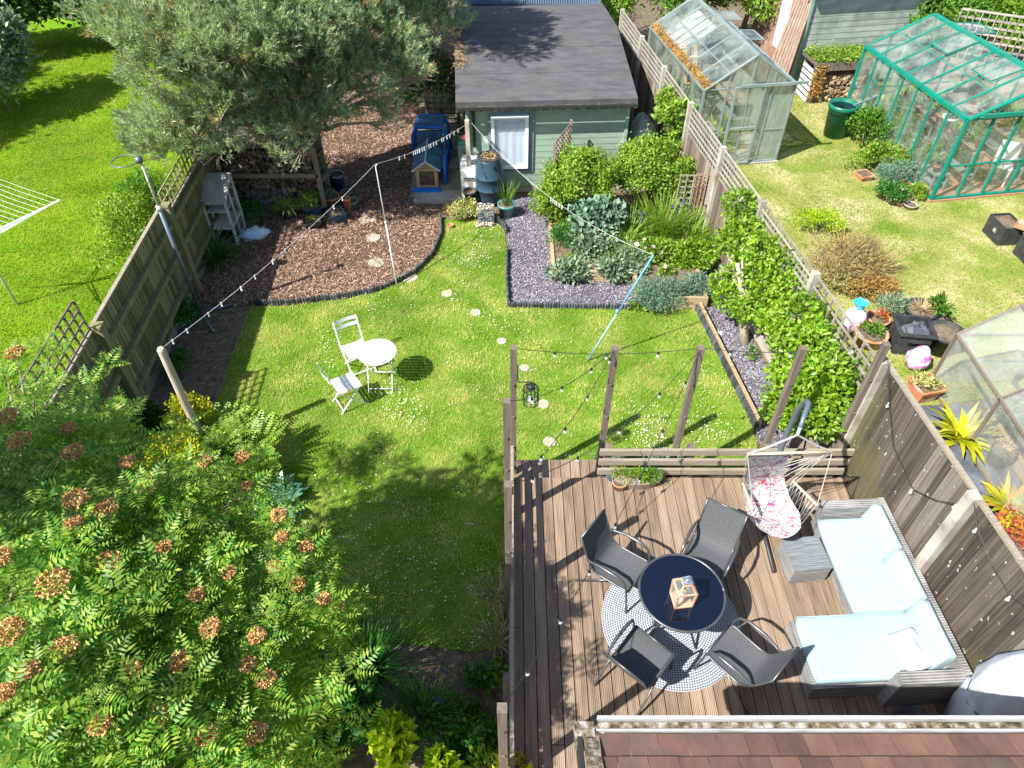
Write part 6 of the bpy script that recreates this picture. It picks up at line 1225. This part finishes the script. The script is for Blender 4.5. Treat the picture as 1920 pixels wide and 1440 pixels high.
# bottom border
low('dark understorey shrub below the rowan crown', 250, 1150, (1.3, 1.1, .8), 9000, .08, .045, 'deep'); low('leafy understorey shrub at the bottom left below the rowan', 130, 1420, (1.5, 1.0, 1.1), 9000, .08, .045, 'bright'); low('dark shrub under the rowan near the old fence', 120, 1000, (1.1, 1.2, .8), 6500, .08, .045, 'dark')
low('small-leaved shrub between hosta and rowan flower heads', 500, 1090, (.6, .6, .5), 4800, .05, .03, 'green'); low('green shrub under the rowan right edge', 480, 1260, (.7, .5, .55), 4200, .07, .04, 'deep')
low('broad-leaved hydrangea below the strap-leaved clump', 625, 1345, (.62, .45, .42), 1900, .14, .1, 'deep', name='hydrangea', cat='hydrangea'); low('lower broad-leaved hydrangea at the bottom edge', 560, 1440, (.6, .4, .38), 1500, .14, .1, 'dark', name='hydrangea', cat='hydrangea')
low('bright yellow-green leafy shrub left of the two at the bottom edge', 748, 1420, (.26, .24, .42), 560, .14, .1, 'yellowg', lobes=10); low('bright yellow-green leafy shrub right of the two at the bottom edge', 828, 1470, (.2, .18, .3), 330, .13, .09, 'yellowg', lobes=8)
straps('iris_clump', 'dark green upright strap-leaved clump above the hydrangea', 'iris', at(690, 1262), 260, .8, .02, 'deep', .22, (.05, .7), (.2, 1.2)); straps('iris_clump', 'smaller grassy clump with a violet flower near the bare soil', 'iris', at(790, 1345), 130, .5, .014, 'deep', .22, (.1, .9), (.4, 1.4), flowers=(3, .05, 'violet', .4))
low('low leafy geranium patch right of the yellow-green shrub', 850, 1360, (.42, .34, .12), 900, .06, .05, 'green', name='border_plant'); low('small leafy weed patch on bare soil beside the deck', 905, 1270, (.22, .18, .1), 260, .07, .06, 'deep', name='border_plant'); low('pale green weed tuft touching the deck edge', 938, 1262, (.1, .2, .12), 200, .06, .04, 'lime', name='border_plant'); low('round-leaved plant beside the lone bottom post', 880, 1410, (.25, .22, .12), 320, .1, .09, 'deep', name='border_plant'); low('leafy patch at the foot of the lone bottom post', 930, 1390, (.22, .2, .14), 420, .07, .05, 'green', name='border_plant')
low('bright yellow azalea-like plant at the deck edge, bottom of the photo', 965, 1475, (.26, .2, .34), 340, .11, .05, 'yellow', name='border_plant'); low('lime leaved plant left of the yellow one at the bottom', 915, 1450, (.25, .2, .22), 520, .07, .045, 'lime', name='border_plant')
low('small leaved weeds along the dark corner under the rowan edge', 600, 1215, (.35, .25, .2), 1100, .05, .03, 'dark', name='border_plant')
low('lavender-like weeds at the soil edge of the shaded lawn', 690, 1190, (.22, .16, .1), 260, .05, .03, 'dark', name='border_plant')
straps('grass_tuft', 'pale dry grass tuft under the balustrade edge', 'grass tuft', at(935, 1120), 60, .35, .008, 'straw', .12, (.3, 1.3), (.4, 1.2)); straps('grass_tuft', 'second dry grass tuft beside the balustrade nearer the soil', 'grass tuft', at(930, 1200), 60, .35, .008, 'straw', .12, (.3, 1.3), (.4, 1.2))
# bits of plant litter on the soil
B = np.array([P(rng.uniform(740, 955), rng.uniform(1190, 1440), .01) for _ in range(900)]); stuff('soil_litter', leafmesh('soil_litter', B, unit(rdir(900)*np.array([1, 1, .2])), rdir(900), jitter(.04, 900, .7), .014, 'straw'))
B = np.array([P(rng.uniform(330, 450), rng.uniform(560, 760), .01) for _ in range(700)]); stuff('soil_litter', leafmesh('soil_litter', B, unit(rdir(700)*np.array([1, 1, .2])), rdir(700), jitter(.04, 700, .7), .014, 'straw'))
# raised bed planting
low('large lime-green leafy shrub, left half, against the shed wall', 1085, 412, (1.0, .8, .9), 17000, .058, .04, 'lime', lobes=60, lr=.2, spread=1.1); low('large lime-green leafy shrub, right half, before the trellis screen', 1208, 396, (1.08, .8, .96), 19000, .058, .04, 'lime', lobes=60, lr=.2, spread=1.1); low('lime-green bush spilling onto the slate by the teal pot', 1035, 425, (.45, .4, .55), 2400, .07, .05, 'lime')
low('tall blue-green kale with frilled leaves', 1115, 452, (.62, .45, .46), 1700, .14, .11, 'blueg', name='kale', cat='kale', flowers=(5, .04, 'yellow')); low('grey-green leafy plant below the kale', 1110, 485, (.6, .34, .3), 1500, .11, .08, 'silver', name='border_plant')
low('dark green domed plant at the slate corner of the first raised bed', 1048, 470, (.28, .28, .3), 1500, .05, .018, 'deep', name='border_plant'); low('spreading silver-leaved plant drooping over the first raised bed corner', 1062, 526, (.38, .24, .2), 700, .15, .05, 'silver', name='border_plant'); low('drooping grey-green plant over the middle of the first raised bed', 1148, 526, (.34, .25, .26), 900, .11, .045, 'silver', name='border_plant')
low('airy silver-green plant beside the blue prop', 1180, 505, (.42, .38, .28), 2200, .06, .022, 'silver', name='border_plant')
straps('daylily', 'grassy daylily clump with violet flowers left of the bed', 'daylily', at(1170, 462), 260, .85, .022, 'lime', .2, (.1, 1.), (.5, 1.5), flowers=(4, .05, 'violet', .62)); straps('iris_clump', 'tall iris clump with violet flowers before the brown trellis', 'iris', at(1235, 452), 330, .95, .022, 'lime', .3, (.05, .6), (.2, 1.), flowers=(4, .06, 'violet', .85)); straps('daylily', 'grassy clump beside the concrete post of the trellis fence', 'daylily', at(1285, 465), 380, .95, .02, 'lime', .25, (.1, .9), (.5, 1.6), flowers=(2, .05, 'violet', .8)); straps('daylily', 'thin-leaved arching clump in the middle of the bed', 'daylily', at(1165, 485), 170, .6, .018, 'lime', .15, (.3, 1.1), (.6, 1.6))
low('rose bush with cream blooms behind the blue-green domes', 1215, 500, (.55, .35, .34), 1700, .08, .05, 'lime', name='rose_bush', cat='rose', flowers=(7, .06, 'palepet')); low('rose bush with a bright pink bloom behind the right dome', 1290, 505, (.48, .4, .32), 1500, .08, .05, 'bright', name='rose_bush', cat='rose', flowers=(2, .06, 'pinkpet')); low('small pale pink rose between the two domes', 1245, 530, (.18, .16, .22), 300, .06, .04, 'lime', name='rose_bush', cat='rose', flowers=(3, .05, 'palepet'))
low('largest blue-green dome spilling over the second raised bed', 1228, 576, (.52, .36, .34), 5600, .06, .014, 'blueg', name='border_plant', lobes=20); low('smaller round blue-green dome on the right bed corner', 1302, 562, (.32, .28, .3), 2800, .06, .014, 'blueg', name='border_plant')
low('lime-leaved weeds at the foot of the second raised bed', 1205, 578, (.3, .14, .1), 420, .06, .04, 'lime', name='border_plant'); low('brown twiggy plant in front of the trellis screen', 1290, 400, (.3, .2, .25), 500, .06, .02, 'heath', name='border_plant')
low('cream variegated bush at the top of the lawn', 872, 410, (.4, .26, .22), 2200, .05, .03, 'varieg'); low('small pale twiggy plant left of the variegated bush', 842, 402, (.16, .14, .12), 350, .04, .02, 'rust', name='border_plant'); low('small weed at the shed plinth beside the slate', 1003, 372, (.14, .12, .1), 150, .05, .035, 'lime', name='border_plant'); low('thin weedy plant in the slate under the fruit trees', 1405, 672, (.1, .1, .12), 60, .09, .03, 'green', name='border_plant')
low('scruffy pale-leaved plants behind the low rail fence', 1200, 868, (.75, .16, .13), 1500, .07, .018, 'silver', name='border_plant'); low('small silvery weeds at the deck step corner', 1088, 893, (.14, .12, .1), 160, .07, .015, 'silver', name='border_plant')
low('small green weeds beside the hammock stand outside the deck', 1520, 822, (.35, .12, .12), 350, .06, .03, 'green', name='border_plant')
for i, (x, y, w_) in enumerate(((4.2, 6.75, .2), (4.42, 6.72, .16))): m = MB(); m.box((0, 0, .25), (w_, .05, .5), rx=-.3); m.box((w_*.3, .02, .18), (w_*.5, .05, .3), rx=-.3); solo('broken_board', m, 'fence_pale', ('wider broken fence board end behind the hammock chair', 'narrow broken fence board end behind the hammock chair')[i], 'board', (x, y, 0))
m = MB(); m.box((0, 0, .01), (.2, .06, .02), rz=-.4); solo('plant_label', m, 'white', 'white plastic strip lying on the slate beside the pale trunk', 'label strip', (*at(1343, 625)[:2], .02)); p = at(1432, 607); pot('plant_pot', 'small orange pot hanging on the fence under the fruit tree', (4.3, 9.45, .75), .07, .12, 'terra')
for i, (u, v, r_, h_, mt) in enumerate(((1070, 455, .4, .3, 'green'), (1140, 440, .45, .38, 'green'), (1195, 455, .4, .2, 'lime'), (1240, 470, .4, .16, 'green'), (1300, 470, .3, .15, 'lime'), (1150, 500, .35, .24, 'green'), (1265, 505, .35, .2, 'bright'), (1215, 430, .4, .24, 'green'), (1105, 505, .3, .2, 'silver'), (1310, 515, .25, .22, 'green'), (1200, 530, .3, .2, 'silver'), (1080, 500, .3, .14, 'lime'))):
    low('leafy filler plant in the raised beds, %s' % ['at the far left corner', 'under the kale', 'left of the iris clump', 'in front of the iris clump', 'below the concrete post', 'right of the kale', 'between the roses', 'at the foot of the trellis screen', 'over the front board of the first bed', 'behind the smaller blue-green dome', 'left of the larger blue-green dome', 'beside the drooping silver plant'][i], u, v, (r_, r_*.8, h_), int(5200*r_*r_), .07, .035, mt, name='border_plant', cat='bed plant', spread=1.)
# right neighbour beds
low('brown and red heather-like shrub along the trellis fence', 1560, 515, (1.0, .85, .45), 6500, .09, .014, 'heath', stem='twig'); low('yellow-green edge of the heather shrub', 1530, 440, (.6, .4, .3), 1900, .06, .02, 'yellowg'); low('rusty low shrub between the heather and the tied sack', 1620, 555, (.6, .45, .22), 2400, .06, .02, 'rust'); low('mossy yellow shrub by the concrete post', 1560, 540, (.4, .35, .25), 1200, .06, .02, 'varieg'); low('loose grey-green shrub near the large terracotta bowl', 1665, 590, (.35, .3, .22), 1000, .07, .02, 'silver')
straps('dry_grass_clump', 'clump of reddish dry stalks in the heather bed', 'dry grass', at(1595, 515), 420, .75, .014, 'straw', .5, (.4, 1.4), (.1, .7))
low('dark green shrub by the green barrel', 1618, 272, (.5, .5, .45), 2600, .08, .045, 'green'); low('tall weedy plant against the green greenhouse', 1668, 278, (.65, .7, .62), 4200, .08, .045, 'green'); low('yellow-green bush below the green barrel shrub', 1638, 322, (.65, .5, .36), 3000, .07, .04, 'lime'); low('grey-green lavender-like bush by the greenhouse base', 1672, 348, (.5, .4, .34), 3300, .06, .014, 'blueg'); low('low green bush nearest the lawn at the greenhouse corner', 1665, 378, (.42, .32, .24), 1700, .06, .035, 'deep'); low('lime bush beside the pots at the greenhouse corner', 1712, 372, (.25, .22, .18), 700, .06, .035, 'lime')
low('leafy shrub along the greenhouse side base', 1712, 325, (.42, .6, .42), 2600, .07, .04, 'green')
for u, v, r_1, h_, mt, sq, lab in ((1617, 335, .16, .14, 'terra', 1, 'long terracotta trough edge beside the greenhouse shrubs'), (1672, 360, .2, .14, 'concrete', 0, 'grey stone bowl under the lavender-like bush'), (1685, 385, .1, .1, 'terra', 0, 'small terracotta pot at the greenhouse corner'), (1705, 390, .14, .1, 'concrete', 0, 'pale stone pot in front of the lime bush')): p = at(u, v); pot('plant_pot', lab, (p[0], p[1], 0), r_1, h_, mt, .85, bool(sq))
p = at(1785, 815); straps('bromeliad', 'yellow-green spiky plant with curling leaves beside the privacy fence', 'spiky plant', (6.88, 7.15, .02), 44, .6, .095, 'yellow', .08, (.2, 1.3), (.6, 1.9)); straps('bromeliad', 'orange-tipped spiky plant farther down beside the privacy fence', 'spiky plant', (7.0, 5.85, .02), 44, .48, .1, 'orange', .08, (.3, 1.3), (.5, 1.6))
low('red low-growing plant below the orange-tipped one', 1912, 1010, (.3, .5, .16), 1100, .06, .03, 'redfol', name='border_plant')
for i, (x, y, r) in enumerate(((7.8, 7.3, .3), (8.2, 7.1, .3), (7.85, 6.5, .28), (7.75, 5.8, .3), (8.25, 6.0, .3), (7.8, 4.7, .3), (8.25, 4.7, .3), (7.9, 3.8, .3))):
    bush('vegetable_plant', ('leafy vegetable plant under the netting, %s' % ['left at the far end', 'right at the far end', 'just past the crossbar', 'left of the middle', 'right of the middle', 'left in the near bed', 'right in the near bed', 'at the near end'][i]), 'vegetable', (x, y, .18), (r, r, .2), 420, .11, .08, 'green', group='vegetables in the netted cage')
straps('palm', 'small spiky rosette in a pot below the netted cage corner', 'spiky plant', (5.75, 7.6, .02), 26, .25, .04, 'silver', .05)
